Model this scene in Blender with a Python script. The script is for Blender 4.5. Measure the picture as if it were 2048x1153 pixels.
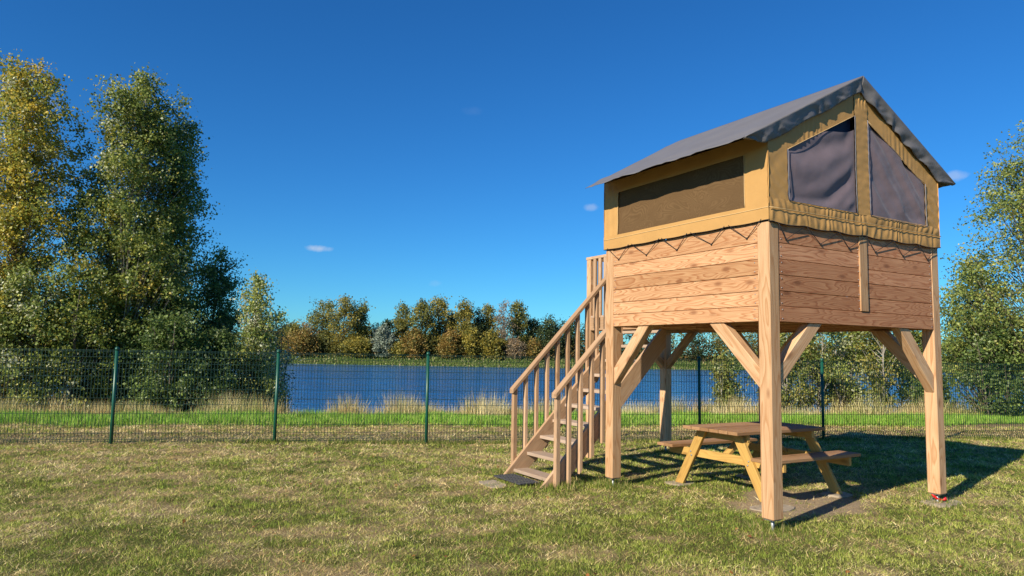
import bpy, bmesh, math, random
import numpy as np
from mathutils import Vector, Matrix

for o in list(bpy.data.objects):
    bpy.data.objects.remove(o)
SC = bpy.context.scene
COL = SC.collection
R = math.radians

# ------------------------------------------------------------------ camera
F_PX, HC, PITCH, ROLL = 1400.7, 1.6014, R(5.2), R(0.9566)
fw = Vector((0, math.cos(PITCH), math.sin(PITCH)))
up = Vector((0, -math.sin(PITCH), math.cos(PITCH)))
rt = Vector((1, 0, 0))
cr = rt * math.cos(ROLL) + up * math.sin(ROLL)
cu = -rt * math.sin(ROLL) + up * math.cos(ROLL)
cam_d = bpy.data.cameras.new('camera')
cam = bpy.data.objects.new('camera', cam_d)
COL.objects.link(cam)
cam_d.sensor_width = 36.0
cam_d.lens = 36.0 * F_PX / 2048.0
cam_d.clip_start = 0.05
cam_d.clip_end = 3000
M = Matrix.Identity(4)
for i in range(3):
    M[i][0] = cr[i]; M[i][1] = cu[i]; M[i][2] = -fw[i]
M[2][3] = HC
cam.matrix_world = M
SC.camera = cam
SC.render.resolution_x = 1024
SC.render.resolution_y = 576


def ray(x, y):
    return fw + cr * ((x - 1024) / F_PX) - cu * ((y - 576.5) / F_PX)


def at_y(x, y, Y):
    d = ray(x, y)
    return Vector((0, 0, HC)) + d * (Y / d.y)


# ------------------------------------------------------------------ sun and sky
YAW = 1.0432                               # the cabin's heading
DU = Vector((-math.cos(YAW), math.sin(YAW), 0))
DV = Vector((math.sin(YAW), math.cos(YAW), 0))
SUN_EL = R(31)
trav = (DV + DU * 0.30).normalized()
light_dir = trav * math.cos(SUN_EL) - Vector((0, 0, 1)) * math.sin(SUN_EL)
sun_d = bpy.data.lights.new('sun', 'SUN')
sun_d.energy = 5.0
sun_d.angle = R(0.53)
sun_d.color = (1.0, 0.905, 0.75)
sun = bpy.data.objects.new('sun', sun_d)
COL.objects.link(sun)
sun.rotation_euler = light_dir.to_track_quat('-Z', 'Y').to_euler()
sun.location = (-20, -15, 20)

world = bpy.data.worlds.new('World')
SC.world = world
world.use_nodes = True
nt = world.node_tree
nt.nodes.clear()
wout = nt.nodes.new('ShaderNodeOutputWorld')
wbg = nt.nodes.new('ShaderNodeBackground')
sky = nt.nodes.new('ShaderNodeTexSky')
sky.sky_type = 'NISHITA'
sky.sun_disc = False
sky.sun_elevation = SUN_EL
sky.sun_rotation = math.atan2(-trav.x, -trav.y)
sky.air_density = 1.0
sky.dust_density = 0.0
sky.ozone_density = 4.0
sky.altitude = 0
hs = nt.nodes.new('ShaderNodeHueSaturation')
hs.inputs['Saturation'].default_value = 1.15
hs.inputs['Value'].default_value = 1.0
nt.links.new(sky.outputs[0], hs.inputs['Color'])
wtint = nt.nodes.new('ShaderNodeMixRGB'); wtint.blend_type = 'MULTIPLY'      # the lens's vivid blue, the same all over the sky
wtint.inputs['Fac'].default_value = 1.0
wtint.inputs['Color2'].default_value = (.34, .91, 1.32, 1)
nt.links.new(hs.outputs['Color'], wtint.inputs['Color1'])
wbg.inputs['Strength'].default_value = 0.069
# a few small wisps of cloud, by direction
tc = nt.nodes.new('ShaderNodeTexCoord')
nz = nt.nodes.new('ShaderNodeTexNoise')
nz.inputs['Scale'].default_value = 60
nz.inputs['Detail'].default_value = 5
nt.links.new(tc.outputs['Generated'], nz.inputs['Vector'])


def wmath(op, a, b=None, c=None):
    n = nt.nodes.new('ShaderNodeMath'); n.operation = op
    for i, v in enumerate((a, b, c)):
        if v is None: continue
        if isinstance(v, (int, float)): n.inputs[i].default_value = v
        else: nt.links.new(v, n.inputs[i])
    return n.outputs[0]


def wdot(v):
    n = nt.nodes.new('ShaderNodeVectorMath'); n.operation = 'DOT_PRODUCT'
    nt.links.new(tc.outputs['Generated'], n.inputs[0]); n.inputs[1].default_value = v
    return n.outputs['Value']


total = None
for (px, py, wx, wy, amt) in [(637, 497, 30, 8, .9), (945, 222, 30, 9, .05), (1182, 414, 17, 9, .5),
                              (1913, 352, 26, 9, .6), (106, 209, 18, 12, .35), (870, 567, 14, 8, .18)]:
    d = ray(px, py).normalized()
    e1 = Vector((d.y, -d.x, 0)).normalized(); e2 = e1.cross(d)
    a = wmath('DIVIDE', wdot(e1), wx / F_PX)
    b = wmath('DIVIDE', wdot(e2), wy / F_PX)
    front = wmath('GREATER_THAN', wdot(d), 0.5)
    q = wmath('ADD', wmath('MULTIPLY', a, a), wmath('MULTIPLY', b, b))
    m = wmath('SUBTRACT', 1.0, q)
    m = wmath('ADD', m, wmath('MULTIPLY', wmath('SUBTRACT', nz.outputs['Fac'], 0.55), 2.6))
    m = wmath('MAXIMUM', wmath('MINIMUM', m, 1.0), 0.0)
    m = wmath('MULTIPLY', wmath('MULTIPLY', m, amt), front)
    # soft limit to the wisp's own neighbourhood
    lim = wmath('MAXIMUM', wmath('SUBTRACT', 1.0, wmath('MULTIPLY', q, 0.3)), 0.0)
    m = wmath('MULTIPLY', m, lim)
    total = m if total is None else wmath('ADD', total, m)
mixw = nt.nodes.new('ShaderNodeMixRGB')
nt.links.new(wmath('MULTIPLY', total, 0.55), mixw.inputs['Fac'])
nt.links.new(wtint.outputs[0], mixw.inputs['Color1'])
mixw.inputs['Color2'].default_value = (7.0, 7.4, 8.2, 1)
nt.links.new(mixw.outputs[0], wbg.inputs['Color'])
nt.links.new(wbg.outputs[0], wout.inputs['Surface'])

SC.view_settings.view_transform = 'Standard'
SC.view_settings.look = 'None'
SC.view_settings.exposure = 0.52
SC.view_settings.gamma = 1.0
SC.view_settings.use_curve_mapping = False

# ------------------------------------------------------------------ helpers
rng = np.random.default_rng(7)
random.seed(7)


def thing(name, label, cat, loc=(0, 0, 0), rotz=0.0, group=None):
    o = bpy.data.objects.new(name, None)
    COL.objects.link(o)
    o.location = loc; o.rotation_euler = (0, 0, rotz)
    o.empty_display_size = 0.3
    o['label'] = label; o['category'] = cat
    if group: o['group'] = group
    return o


def link(name, me, mat=None, parent=None, loc=None, mtx=None):
    o = bpy.data.objects.new(name, me)
    COL.objects.link(o)
    if mat is not None and len(me.materials) == 0:
        me.materials.append(mat)
    if parent is not None:
        o.parent = parent
    if mtx is not None: o.matrix_basis = mtx
    if loc is not None: o.location = loc
    return o


def tag(o, label=None, cat=None, group=None, kind=None):
    if label: o['label'] = label
    if cat: o['category'] = cat
    if group: o['group'] = group
    if kind: o['kind'] = kind
    return o


def np_mesh(name, verts, faces_n, loops, smooth=False, colors=None):
    """verts (N,3); loops flat index array; faces_n vertices per face (constant)"""
    me = bpy.data.meshes.new(name)
    verts = np.asarray(verts, dtype=np.float32)
    loops = np.asarray(loops, dtype=np.int32).ravel()
    nf = len(loops) // faces_n
    me.vertices.add(len(verts)); me.vertices.foreach_set('co', verts.ravel())
    me.loops.add(len(loops)); me.loops.foreach_set('vertex_index', loops)
    me.polygons.add(nf)
    me.polygons.foreach_set('loop_start', np.arange(0, nf * faces_n, faces_n, dtype=np.int32))
    if smooth:
        me.polygons.foreach_set('use_smooth', np.ones(nf, dtype=bool))
    if colors is not None:
        at = me.color_attributes.new('tint', 'FLOAT_COLOR', 'POINT')
        c = np.ones((len(verts), 4), dtype=np.float32); c[:, :3] = colors
        at.data.foreach_set('color', c.ravel())
    me.update(calc_edges=True)
    return me


def bm_mesh(name, bm, smooth=False):
    me = bpy.data.meshes.new(name)
    bm.normal_update()
    bm.to_mesh(me); bm.free()
    if smooth:
        for p in me.polygons: p.use_smooth = True
    return me


_beam_cache = {}


def beam_mesh(Lx, wy, wz, bev, s0=0.0, s1=0.0, t0=0.0, t1=0.0):
    """box along local X from 0 to Lx, centred in Y (wy) and Z (wz).  s: end shear by z, t: by y"""
    key = tuple(round(k, 4) for k in (Lx, wy, wz, bev, s0, s1, t0, t1))
    if key in _beam_cache: return _beam_cache[key]
    bm = bmesh.new()
    vs = []
    for (x, s, t) in ((0, s0, t0), (Lx, s1, t1)):
        for y in (-wy / 2, wy / 2):
            for z in (-wz / 2, wz / 2):
                vs.append(bm.verts.new((x + s * z + t * y, y, z)))
    for f in ((0, 1, 3, 2), (4, 6, 7, 5), (0, 4, 5, 1), (2, 3, 7, 6), (0, 2, 6, 4), (1, 5, 7, 3)):
        bm.faces.new([vs[i] for i in f])
    bmesh.ops.recalc_face_normals(bm, faces=bm.faces)
    if bev > 0:
        bmesh.ops.bevel(bm, geom=list(bm.edges), offset=bev, segments=1, affect='EDGES', profile=0.5)
    me = bm_mesh('timber', bm)
    _beam_cache[key] = me
    return me


def timber(name, mat, parent, P, Q, side, w_side, w_other, bev=0.004, cutP=None, cutQ=None):
    """timber from P to Q (local coords of parent); `side` is the direction of w_side, the other is w_other"""
    P = Vector(P); Q = Vector(Q)
    X = (Q - P); Lx = X.length; X.normalize()
    Y = Vector(side); Y = (Y - X * Y.dot(X)).normalized()
    Z = X.cross(Y)
    s0 = s1 = t0 = t1 = 0.0
    if cutP is not None:
        c = Vector(cutP); s0 = -Z.dot(c) / X.dot(c); t0 = -Y.dot(c) / X.dot(c)
    if cutQ is not None:
        c = Vector(cutQ); s1 = -Z.dot(c) / X.dot(c); t1 = -Y.dot(c) / X.dot(c)
    me = beam_mesh(Lx, w_side, w_other, bev, s0, s1, t0, t1)
    key = me.name
    if len(me.materials) and me.materials[0] != mat:
        me = me.copy(); me.materials.clear()
    m = Matrix.Identity(4)
    for i in range(3):
        m[i][0] = X[i]; m[i][1] = Y[i]; m[i][2] = Z[i]; m[i][3] = P[i]
    return link(name, me, mat, parent, mtx=m)


def tube_bm(bm, pts, r, n=6, r2=None, caps=True):
    pts = [Vector(p) for p in pts]
    rings = []
    for i, p in enumerate(pts):
        if i == 0: d = pts[1] - p
        elif i == len(pts) - 1: d = p - pts[i - 1]
        else: d = (pts[i + 1] - pts[i - 1])
        d.normalize()
        a = d.orthogonal().normalized() if abs(d.z) > .9 else Vector((0, 0, 1)).cross(d).normalized()
        b = d.cross(a)
        rr = r if r2 is None else r + (r2 - r) * i / (len(pts) - 1)
        rings.append([bm.verts.new(p + (a * math.cos(t) + b * math.sin(t)) * rr)
                      for t in [2 * math.pi * k / n for k in range(n)]])
    for i in range(len(rings) - 1):
        for k in range(n):
            f = bm.faces.new((rings[i][k], rings[i][(k + 1) % n], rings[i + 1][(k + 1) % n], rings[i + 1][k]))
            f.smooth = True
    if caps:
        bm.faces.new(rings[0][::-1]); bm.faces.new(rings[-1])


def hash2(ix, iy, seed):
    h = (ix.astype(np.int64) * 374761393 + iy.astype(np.int64) * 668265263 + seed * 1442695041) & 0xffffffff
    h = ((h ^ (h >> 13)) * 1274126177) & 0xffffffff
    h = h ^ (h >> 16)
    return (h & 0xffff) / 65535.0


def vnoise(x, y, seed=0):
    ix = np.floor(x); iy = np.floor(y)
    fx = x - ix; fy = y - iy
    fx = fx * fx * (3 - 2 * fx); fy = fy * fy * (3 - 2 * fy)
    a = hash2(ix, iy, seed); b = hash2(ix + 1, iy, seed)
    c = hash2(ix, iy + 1, seed); d = hash2(ix + 1, iy + 1, seed)
    return (a + (b - a) * fx) * (1 - fy) + (c + (d - c) * fx) * fy


def fbm(x, y, seed=0, oct=4):
    v = 0; a = .5; t = 0
    for k in range(oct):
        v = v + a * vnoise(x * 2 ** k, y * 2 ** k, seed + k * 17); t += a; a *= .5
    return v / t


def sstep(a, b, x):
    t = np.clip((x - a) / (b - a), 0, 1)
    return t * t * (3 - 2 * t)


# ------------------------------------------------------------------ materials
def new_mat(name):
    m = bpy.data.materials.new(name); m.use_nodes = True
    n = m.node_tree; n.nodes.clear()
    out = n.nodes.new('ShaderNodeOutputMaterial')
    p = n.nodes.new('ShaderNodeBsdfPrincipled')
    n.links.new(p.outputs[0], out.inputs['Surface'])
    return m, n, p, out


class N:
    """tiny node helper"""
    def __init__(s, nt): s.t = nt

    def node(s, typ, **kw):
        n = s.t.nodes.new(typ)
        for k, v in kw.items(): setattr(n, k, v)
        return n

    def set(s, sock, v):
        if isinstance(v, bpy.types.NodeSocket): s.t.links.new(v, sock)
        else: sock.default_value = v

    def math(s, op, a, b=None, c=None):
        n = s.node('ShaderNodeMath', operation=op)
        for i, v in enumerate((a, b, c)):
            if v is not None: s.set(n.inputs[i], v)
        return n.outputs[0]

    def vmath(s, op, a, b=None):
        n = s.node('ShaderNodeVectorMath', operation=op)
        s.set(n.inputs[0], a)
        if b is not None: s.set(n.inputs[1], b)
        return n.outputs[0]

    def noise(s, vec, scale, detail=3, rough=.5, dist=0.0):
        n = s.node('ShaderNodeTexNoise')
        if vec is not None: s.set(n.inputs['Vector'], vec)
        n.inputs['Scale'].default_value = scale; n.inputs['Detail'].default_value = detail
        n.inputs['Roughness'].default_value = rough; n.inputs['Distortion'].default_value = dist
        return n

    def ramp(s, fac, stops, interp='LINEAR'):
        n = s.node('ShaderNodeValToRGB'); n.color_ramp.interpolation = interp
        e = n.color_ramp.elements
        while len(e) > 1: e.remove(e[-1])
        for i, (p, c) in enumerate(stops):
            if i == 0: e[0].position = p; el = e[0]
            else: el = e.new(p)
            el.color = (*c, 1) if len(c) == 3 else c
        s.set(n.inputs[0], fac)
        return n.outputs[0]

    def mix(s, fac, a, b, blend='MIX'):
        n = s.node('ShaderNodeMixRGB', blend_type=blend)
        s.set(n.inputs[0], fac)
        for i, v in ((1, a), (2, b)):
            if isinstance(v, tuple): v = (*v, 1) if len(v) == 3 else v
            s.set(n.inputs[i], v)
        return n.outputs[0]

    def maprange(s, v, a, b, c, d):
        n = s.node('ShaderNodeMapRange')
        s.set(n.inputs[0], v)
        for i, k in enumerate((a, b, c, d)): n.inputs[i + 1].default_value = k
        return n.outputs[0]

    def bump(s, h, strength, dist=.01):
        n = s.node('ShaderNodeBump'); n.inputs['Strength'].default_value = strength
        n.inputs['Distance'].default_value = dist
        s.set(n.inputs['Height'], h)
        return n.outputs[0]


def wood_mat(name, light, mid, dark, rough=.7, grain=1.0, weather=0.0, knots=1.0, rings=15.0):
    m, t, p, out = new_mat(name)
    n = N(t)
    tc = n.node('ShaderNodeTexCoord'); oi = n.node('ShaderNodeObjectInfo')
    off = n.node('ShaderNodeCombineXYZ')
    r1 = n.math('MULTIPLY', oi.outputs['Random'], 61.0)
    n.set(off.inputs[0], r1); n.set(off.inputs[1], n.math('MULTIPLY', r1, 1.7)); n.set(off.inputs[2], n.math('MULTIPLY', r1, 2.3))
    base = tc.outputs['Object']
    v1 = n.vmath('ADD', n.vmath('MULTIPLY', base, (1.05, 8.0, 8.0)), off.outputs[0])
    big = n.noise(v1, 1.0, 1.5, .45, .25).outputs['Fac']
    ring = n.math('FRACT', n.math('MULTIPLY', big, rings))
    ringc = n.ramp(ring, [(0, (0, 0, 0)), (.55, (.35, .35, .35)), (.86, (1, 1, 1)), (1.0, (.05, .05, .05))])
    vf = n.vmath('ADD', n.vmath('MULTIPLY', base, (4.0, 130.0, 130.0)), off.outputs[0])
    fib = n.noise(vf, 1.0, 2, .6).outputs['Fac']
    vb = n.vmath('ADD', n.vmath('MULTIPLY', base, (1.4, 5.0, 5.0)), off.outputs[0])
    blot = n.noise(vb, 1.0, 3, .6).outputs['Fac']
    col = n.mix(n.math('MULTIPLY', ringc, 1.0 * grain), light, mid)
    col = n.mix(n.math('MULTIPLY', n.maprange(blot, .35, .75, 0, 1), .35), col, mid)
    col = n.mix(n.math('MULTIPLY', n.maprange(fib, .35, .7, 0, 1), .22), col, dark)
    # knots
    vk = n.vmath('ADD', n.vmath('MULTIPLY', base, (3.3, 8.0, 8.0)), off.outputs[0])
    vo = n.node('ShaderNodeTexVoronoi'); n.set(vo.inputs['Vector'], vk); vo.inputs['Scale'].default_value = 1.0
    sel = n.node('ShaderNodeSeparateColor'); n.set(sel.inputs[0], vo.outputs['Color'])
    pick = n.math('GREATER_THAN', sel.outputs[0], .55)
    kn = n.math('MULTIPLY', n.maprange(vo.outputs['Distance'], .10, .24, 1, 0), pick)
    col = n.mix(n.math('MULTIPLY', kn, .75 * knots), col, dark)
    halo = n.math('MULTIPLY', n.maprange(vo.outputs['Distance'], .15, .55, 1, 0), pick)
    col = n.mix(n.math('MULTIPLY', halo, .25 * knots), col, mid)
    if weather > 0:
        g = n.noise(n.vmath('ADD', n.vmath('MULTIPLY', base, (2.0, 20, 20)), off.outputs[0]), 1.0, 4, .65).outputs['Fac']
        col = n.mix(n.math('MULTIPLY', n.maprange(g, .3, .7, .4, 1), weather), col, (.44, .37, .30))
    tint = n.maprange(oi.outputs['Random'], 0, 1, .80, 1.15)
    cc = n.node('ShaderNodeCombineXYZ')
    n.set(cc.inputs[0], tint); n.set(cc.inputs[1], n.math('POWER', tint, 1.2)); n.set(cc.inputs[2], n.math('POWER', tint, 1.5))
    col = n.mix(1.0, col, cc.outputs[0], 'MULTIPLY')
    n.set(p.inputs['Base Color'], col)
    p.inputs['Roughness'].default_value = rough
    p.inputs['Specular IOR Level'].default_value = .25
    h = n.math('ADD', n.math('MULTIPLY', ringc, .6), fib)
    n.set(p.inputs['Normal'], n.bump(h, .35, .002))
    return m


W_PLANK = wood_mat('larch_planks', (0.616, 0.370, 0.189), (0.396, 0.172, 0.070), (0.167, 0.062, 0.026), rings=17, grain=1.05)
W_GABLE = wood_mat('sun_tanned_larch', (.66, .335, .17), (.43, .17, .075), (0.167, 0.062, 0.026), rings=17, grain=1.05)
W_POST = wood_mat('larch_posts', (.70, .465, .265), (.50, .265, .12), (0.211, 0.088, 0.040), rings=9, grain=.95)
W_STAIR = wood_mat('larch_stairs', (.56, .36, .20), (.41, .225, .105), (0.185, 0.097, 0.053), weather=.22, rings=12, grain=.8)
W_TREAD = wood_mat('weathered_treads', (0.493, 0.352, 0.238), (0.387, 0.238, 0.141), (0.194, 0.114, 0.070), weather=.6, rings=12, grain=.7)
W_TABLE = wood_mat('treated_pine', (.58, .36, .10), (.42, .235, .06), (0.194, 0.097, 0.026), rings=10, grain=.7)
W_TTOP = wood_mat('worn_table_boards', (0.370, 0.202, 0.084), (0.273, 0.132, 0.048), (0.132, 0.062, 0.026), rings=12, grain=.8, weather=.12)


def simple_mat(name, col, rough=.6, metal=0.0, var=.15, scale=8.0, bump=0.0, bscale=60.0, spec=.4):
    m, t, p, out = new_mat(name); n = N(t)
    tc = n.node('ShaderNodeTexCoord')
    f = n.noise(tc.outputs['Object'], scale, 4, .6).outputs['Fac']
    d = tuple(c * (1 - var) for c in col); l = tuple(min(1, c * (1 + var)) for c in col)
    n.set(p.inputs['Base Color'], n.mix(n.maprange(f, .3, .7, 0, 1), d, l))
    p.inputs['Roughness'].default_value = rough; p.inputs['Metallic'].default_value = metal
    p.inputs['Specular IOR Level'].default_value = spec
    if bump:
        b = n.noise(tc.outputs['Object'], bscale, 4, .6).outputs['Fac']
        n.set(p.inputs['Normal'], n.bump(b, bump, .01))
    return m


M_STEEL = simple_mat('galvanised_steel', (.33, .34, .35), .5, .7, .2, 30)
M_FENCE = simple_mat('green_powder_coat', (.006, .075, .045), .38, 0, .12, 5, spec=.5)
M_WIRE = simple_mat('green_wire', (.004, .026, .019), .45, 0, .1, 5)
M_CORD = simple_mat('black_elastic', (.012, .012, .013), .6, 0, .2, 40)
M_RED = simple_mat('red_plastic', (.62, .01, .012), .35, 0, .1, 20)
M_CONC = simple_mat('concrete', (.32, .26, .185), .9, 0, .25, 14, .5, 60)
M_GRATE = simple_mat('dark_rubber', (.05, .05, .052), .8, 0, .3, 30, .4, 90)
M_BARK_PALE = simple_mat('pale_bark', (.30, .27, .22), .9, 0, .4, 12, .6, 30)
M_BARK = simple_mat('grey_brown_bark', (.12, .095, .07), .9, 0, .35, 12, .6, 30)


def fabric_mat(name, col, rough=.75, weave=900, var=.08, bump=.12, sheen=.0, spec=.3, trans=0.0):
    m, t, p, out = new_mat(name); n = N(t)
    tc = n.node('ShaderNodeTexCoord')
    f = n.noise(tc.outputs['Object'], 3.0, 5, .6).outputs['Fac']
    d = tuple(c * (1 - var) for c in col); l = tuple(min(1, c * (1 + var)) for c in col)
    col_s = n.mix(n.maprange(f, .3, .7, 0, 1), d, l)
    n.set(p.inputs['Base Color'], col_s)
    p.inputs['Roughness'].default_value = rough
    p.inputs['Specular IOR Level'].default_value = spec
    p.inputs['Sheen Weight'].default_value = sheen
    cre = n.noise(tc.outputs['Object'], 9.0, 4, .55, .6).outputs['Fac']
    fine = n.noise(tc.outputs['Object'], 120.0, 2, .5).outputs['Fac']
    h = n.math('ADD', cre, n.math('MULTIPLY', fine, .06))
    n.set(p.inputs['Normal'], n.bump(h, bump, .03))
    if trans > 0:
        tr = n.node('ShaderNodeBsdfTranslucent'); n.set(tr.inputs['Color'], col_s)
        mx = n.node('ShaderNodeMixShader'); mx.inputs[0].default_value = trans
        t.links.new(p.outputs[0], mx.inputs[1]); t.links.new(tr.outputs[0], mx.inputs[2])
        t.links.new(mx.outputs[0], out.inputs['Surface'])
    return m


M_CANVAS = fabric_mat('tan_canvas', (.475, .268, .088), .7, var=.06, bump=.10)
M_PIPING = fabric_mat('tan_piping', (.60, .42, .20), .7, var=.05)
M_HEM = fabric_mat('grey_piping', (.20, .20, .23), .7, var=.05)
M_TARP = fabric_mat('grey_tarpaulin', (.150, .142, .142), .52, var=.07, bump=.10, spec=.35)
M_SCREEN = fabric_mat('dark_mesh_screen', (.125, .075, .036), .7, var=.25, bump=.1)
def moire_mat():
    m, t, p, out = new_mat('double_mesh_screen'); n = N(t)
    tc = n.node('ShaderNodeTexCoord')
    v = n.vmath('MULTIPLY', tc.outputs['Object'], (1, 1.0, 1.5))
    f = n.noise(v, 2.1, 2.5, .55, .6).outputs['Fac']
    ln = n.math('ABSOLUTE', n.math('SUBTRACT', n.math('FRACT', n.math('MULTIPLY', f, 28.0)), .5))
    soft = n.noise(v, 3.0, 2).outputs['Fac']
    k = n.math('MULTIPLY', n.maprange(ln, .12, .45, 0, 1), n.maprange(soft, .38, .6, .25, 1))
    n.set(p.inputs['Base Color'], n.mix(k, (.115, .067, .029), (.145, .087, .039)))
    p.inputs['Roughness'].default_value = .8; p.inputs['Specular IOR Level'].default_value = .15
    return m


M_SCREEN_SIDE = moire_mat()
M_SCREEN_BLUE = fabric_mat('navy_mesh_screen', (.012, .016, .04), .6, var=.2, bump=.1)
M_CURTAIN = fabric_mat('plum_grey_curtain', (.160, .120, .135), .65, var=.14, bump=.06, sheen=.1)


def leaf_mat(name, trans=.42, rough=.5, spec=.35):
    m, t, p, out = new_mat(name); n = N(t)
    at = n.node('ShaderNodeVertexColor', layer_name='tint')
    n.set(p.inputs['Base Color'], at.outputs['Color'])
    p.inputs['Roughness'].default_value = rough
    p.inputs['Specular IOR Level'].default_value = spec
    tr = n.node('ShaderNodeBsdfTranslucent')
    n.set(tr.inputs['Color'], at.outputs['Color'])
    mx = n.node('ShaderNodeMixShader'); mx.inputs[0].default_value = trans
    t.links.new(p.outputs[0], mx.inputs[1]); t.links.new(tr.outputs[0], mx.inputs[2])
    t.links.new(mx.outputs[0], out.inputs['Surface'])
    return m


M_LEAF = leaf_mat('tree_leaves')
M_BLADE = leaf_mat('grass_blades', .3, .6, .2)

# ------------------------------------------------------------------ ground and lake
FX, FY, FA = -6.4064, 11.4481, 0.1718          # first fence post and the fence's heading
FS, FC = math.sin(FA), math.cos(FA)
WATER_Z = -1.2


def s_of(x, y):                                 # distance beyond the fence
    return -(x - FX) * FS + (y - FY) * FC


def far_shore(x):
    return 126.0 + np.where(x > 0, .22 * x, .06 * np.abs(x)) + 3.0 * (vnoise(x * .05, x * 0 + 3.3, 5) - .5)


def height(x, y):
    x = np.asarray(x, float); y = np.asarray(y, float)
    s = s_of(x, y)
    wob = (fbm(x * .35, y * .35, 11, 2) - .5) * 1.3
    h = (fbm(x * .5, y * .5, 3, 3) - .5) * .09 + (fbm(x * 3.1, y * 3.1, 9, 2) - .5) * .03
    # the worn, slightly hollow earth under the picnic table and level footing at the posts
    h = h * (1 - np.exp(-(((x - 3.0) / 3.2) ** 2 + ((y - 8.6) / 2.6) ** 2)) * .85)
    h = h - .35 * sstep(4.6, 7.6, s + wob * .4) - .95 * sstep(7.6, 10.6, s + wob) - 1.6 * sstep(10.6, 20, s)
    fd = y - far_shore(x)
    bank = 2.0 * sstep(-8, 1.5, fd) + 1.3 * sstep(1.0, 9, fd) + .5 * sstep(10, 30, fd)
    h = h + np.where(s > 15, bank, 0)
    # the lake ends far to either side
    edge = sstep(330, 380, np.abs(x))
    h = np.where(s > 6, h * (1 - edge) + .3 * edge, h)
    return h


def spaced(lo, hi, core0, core1, fine, grow=1.18):
    a = list(np.arange(core0, core1 + 1e-6, fine))
    st = fine; v = core1
    while v < hi:
        st *= grow; v += st; a.append(min(v, hi))
    st = fine; v = core0; b = []
    while v > lo:
        st *= grow; v -= st; b.append(max(v, lo))
    return np.array(b[::-1] + a)


gx = spaced(-900, 900, -12, 15, .16, 1.12)
gy = spaced(-300, 1500, 3, 26, .16, 1.07)
GX, GY = np.meshgrid(gx, gy)
GZ = height(GX, GY)


def dryness(x, y):
    """0 green .. 1 straw, patchy like a lawn after summer"""
    s = s_of(x, y)
    d = fbm(x * .55 + .3 * y, y * .85, 21, 4)
    d2 = fbm(x * 2.2, y * 3.5, 22, 3)
    d3 = fbm(x * 6.5, y * 9.0, 23, 2)
    v = .42 + (d - .5) * .85 + (d2 - .5) * 1.2 + (d3 - .5) * 1.2 + .10 * sstep(-6.5, -1.5, s) - .13 * sstep(-4.0, -7.0, s)
    v = np.where(s > .4, .80 + (d2 - .5) * .9 + (d - .5) * .5, v)
    v = v + .22 * np.exp(-((s - .9) / .5) ** 2)
    ww = (fbm(x * .6, y * .6, 31, 2) - .5) * .9
    v = v * (1 - sstep(2.6, 3.3, s + ww))
    return np.clip(v, 0, 1)


def bare(x, y):
    """worn earth round the picnic table and by the stair foot"""
    px, py = x - 2.404, y - 6.5053
    v = px * DV.x + py * DV.y; u = px * DU.x + py * DU.y
    n1 = fbm(x * 1.7, y * 1.7, 41, 3) - .5
    a = np.exp(-(((v - 1.4) / 1.3) ** 2 + ((u - .8) / .72) ** 2)) + n1 * .9
    return sstep(.38, .72, a)


cols = np.zeros((GX.size, 3), np.float32)
cols[:, 0] = dryness(GX, GY).ravel()
cols[:, 1] = bare(GX, GY).ravel()
ss = s_of(GX, GY)
cols[:, 2] = sstep(2.7, 3.4, ss).ravel()
ny, nx = GX.shape
idx = np.arange(nx * ny).reshape(ny, nx)
quads = np.stack([idx[:-1, :-1], idx[:-1, 1:], idx[1:, 1:], idx[1:, :-1]], -1)
gme = np_mesh('ground', np.stack([GX, GY, GZ], -1).reshape(-1, 3), 4, quads, True, cols)
gm, gt, gp, _ = new_mat('lawn_soil')
g = N(gt)
ga = g.node('ShaderNodeVertexColor', layer_name='tint')
gsep = g.node('ShaderNodeSeparateColor'); g.set(gsep.inputs[0], ga.outputs['Color'])
geo = g.node('ShaderNodeNewGeometry')
pos = geo.outputs['Position']
n1 = g.noise(pos, 22, 5, .65).outputs['Fac']
n2 = g.noise(pos, 3.0, 4, .6).outputs['Fac']
n3 = g.noise(pos, 90, 3, .6).outputs['Fac']
green = g.mix(n1, (.035, .04, .010), (.15, .15, .04))
straw = g.mix(n1, (.085, .06, .028), (.44, .335, .17))
c = g.mix(g.maprange(g.math('ADD', gsep.outputs[0], g.math('MULTIPLY', g.math('SUBTRACT', n2, .5), .5)), .25, .75, 0, 1), green, straw)
earth = g.mix(n1, (.22, .155, .09), (.50, .38, .235))
c = g.mix(gsep.outputs[1], c, earth)
c = g.mix(g.math('MULTIPLY', gsep.outputs[2], .8), c, g.mix(n1, (.035, .07, .012), (.07, .13, .022)))
g.set(gp.inputs['Base Color'], c)
gp.inputs['Roughness'].default_value = .95
gp.inputs['Specular IOR Level'].default_value = .1
g.set(gp.inputs['Normal'], g.bump(g.math('ADD', n1, n3), .7, .03))
ground = tag(link('ground', gme, gm), 'patchy mown lawn sloping to the lake bank', None, None, 'structure')

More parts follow.
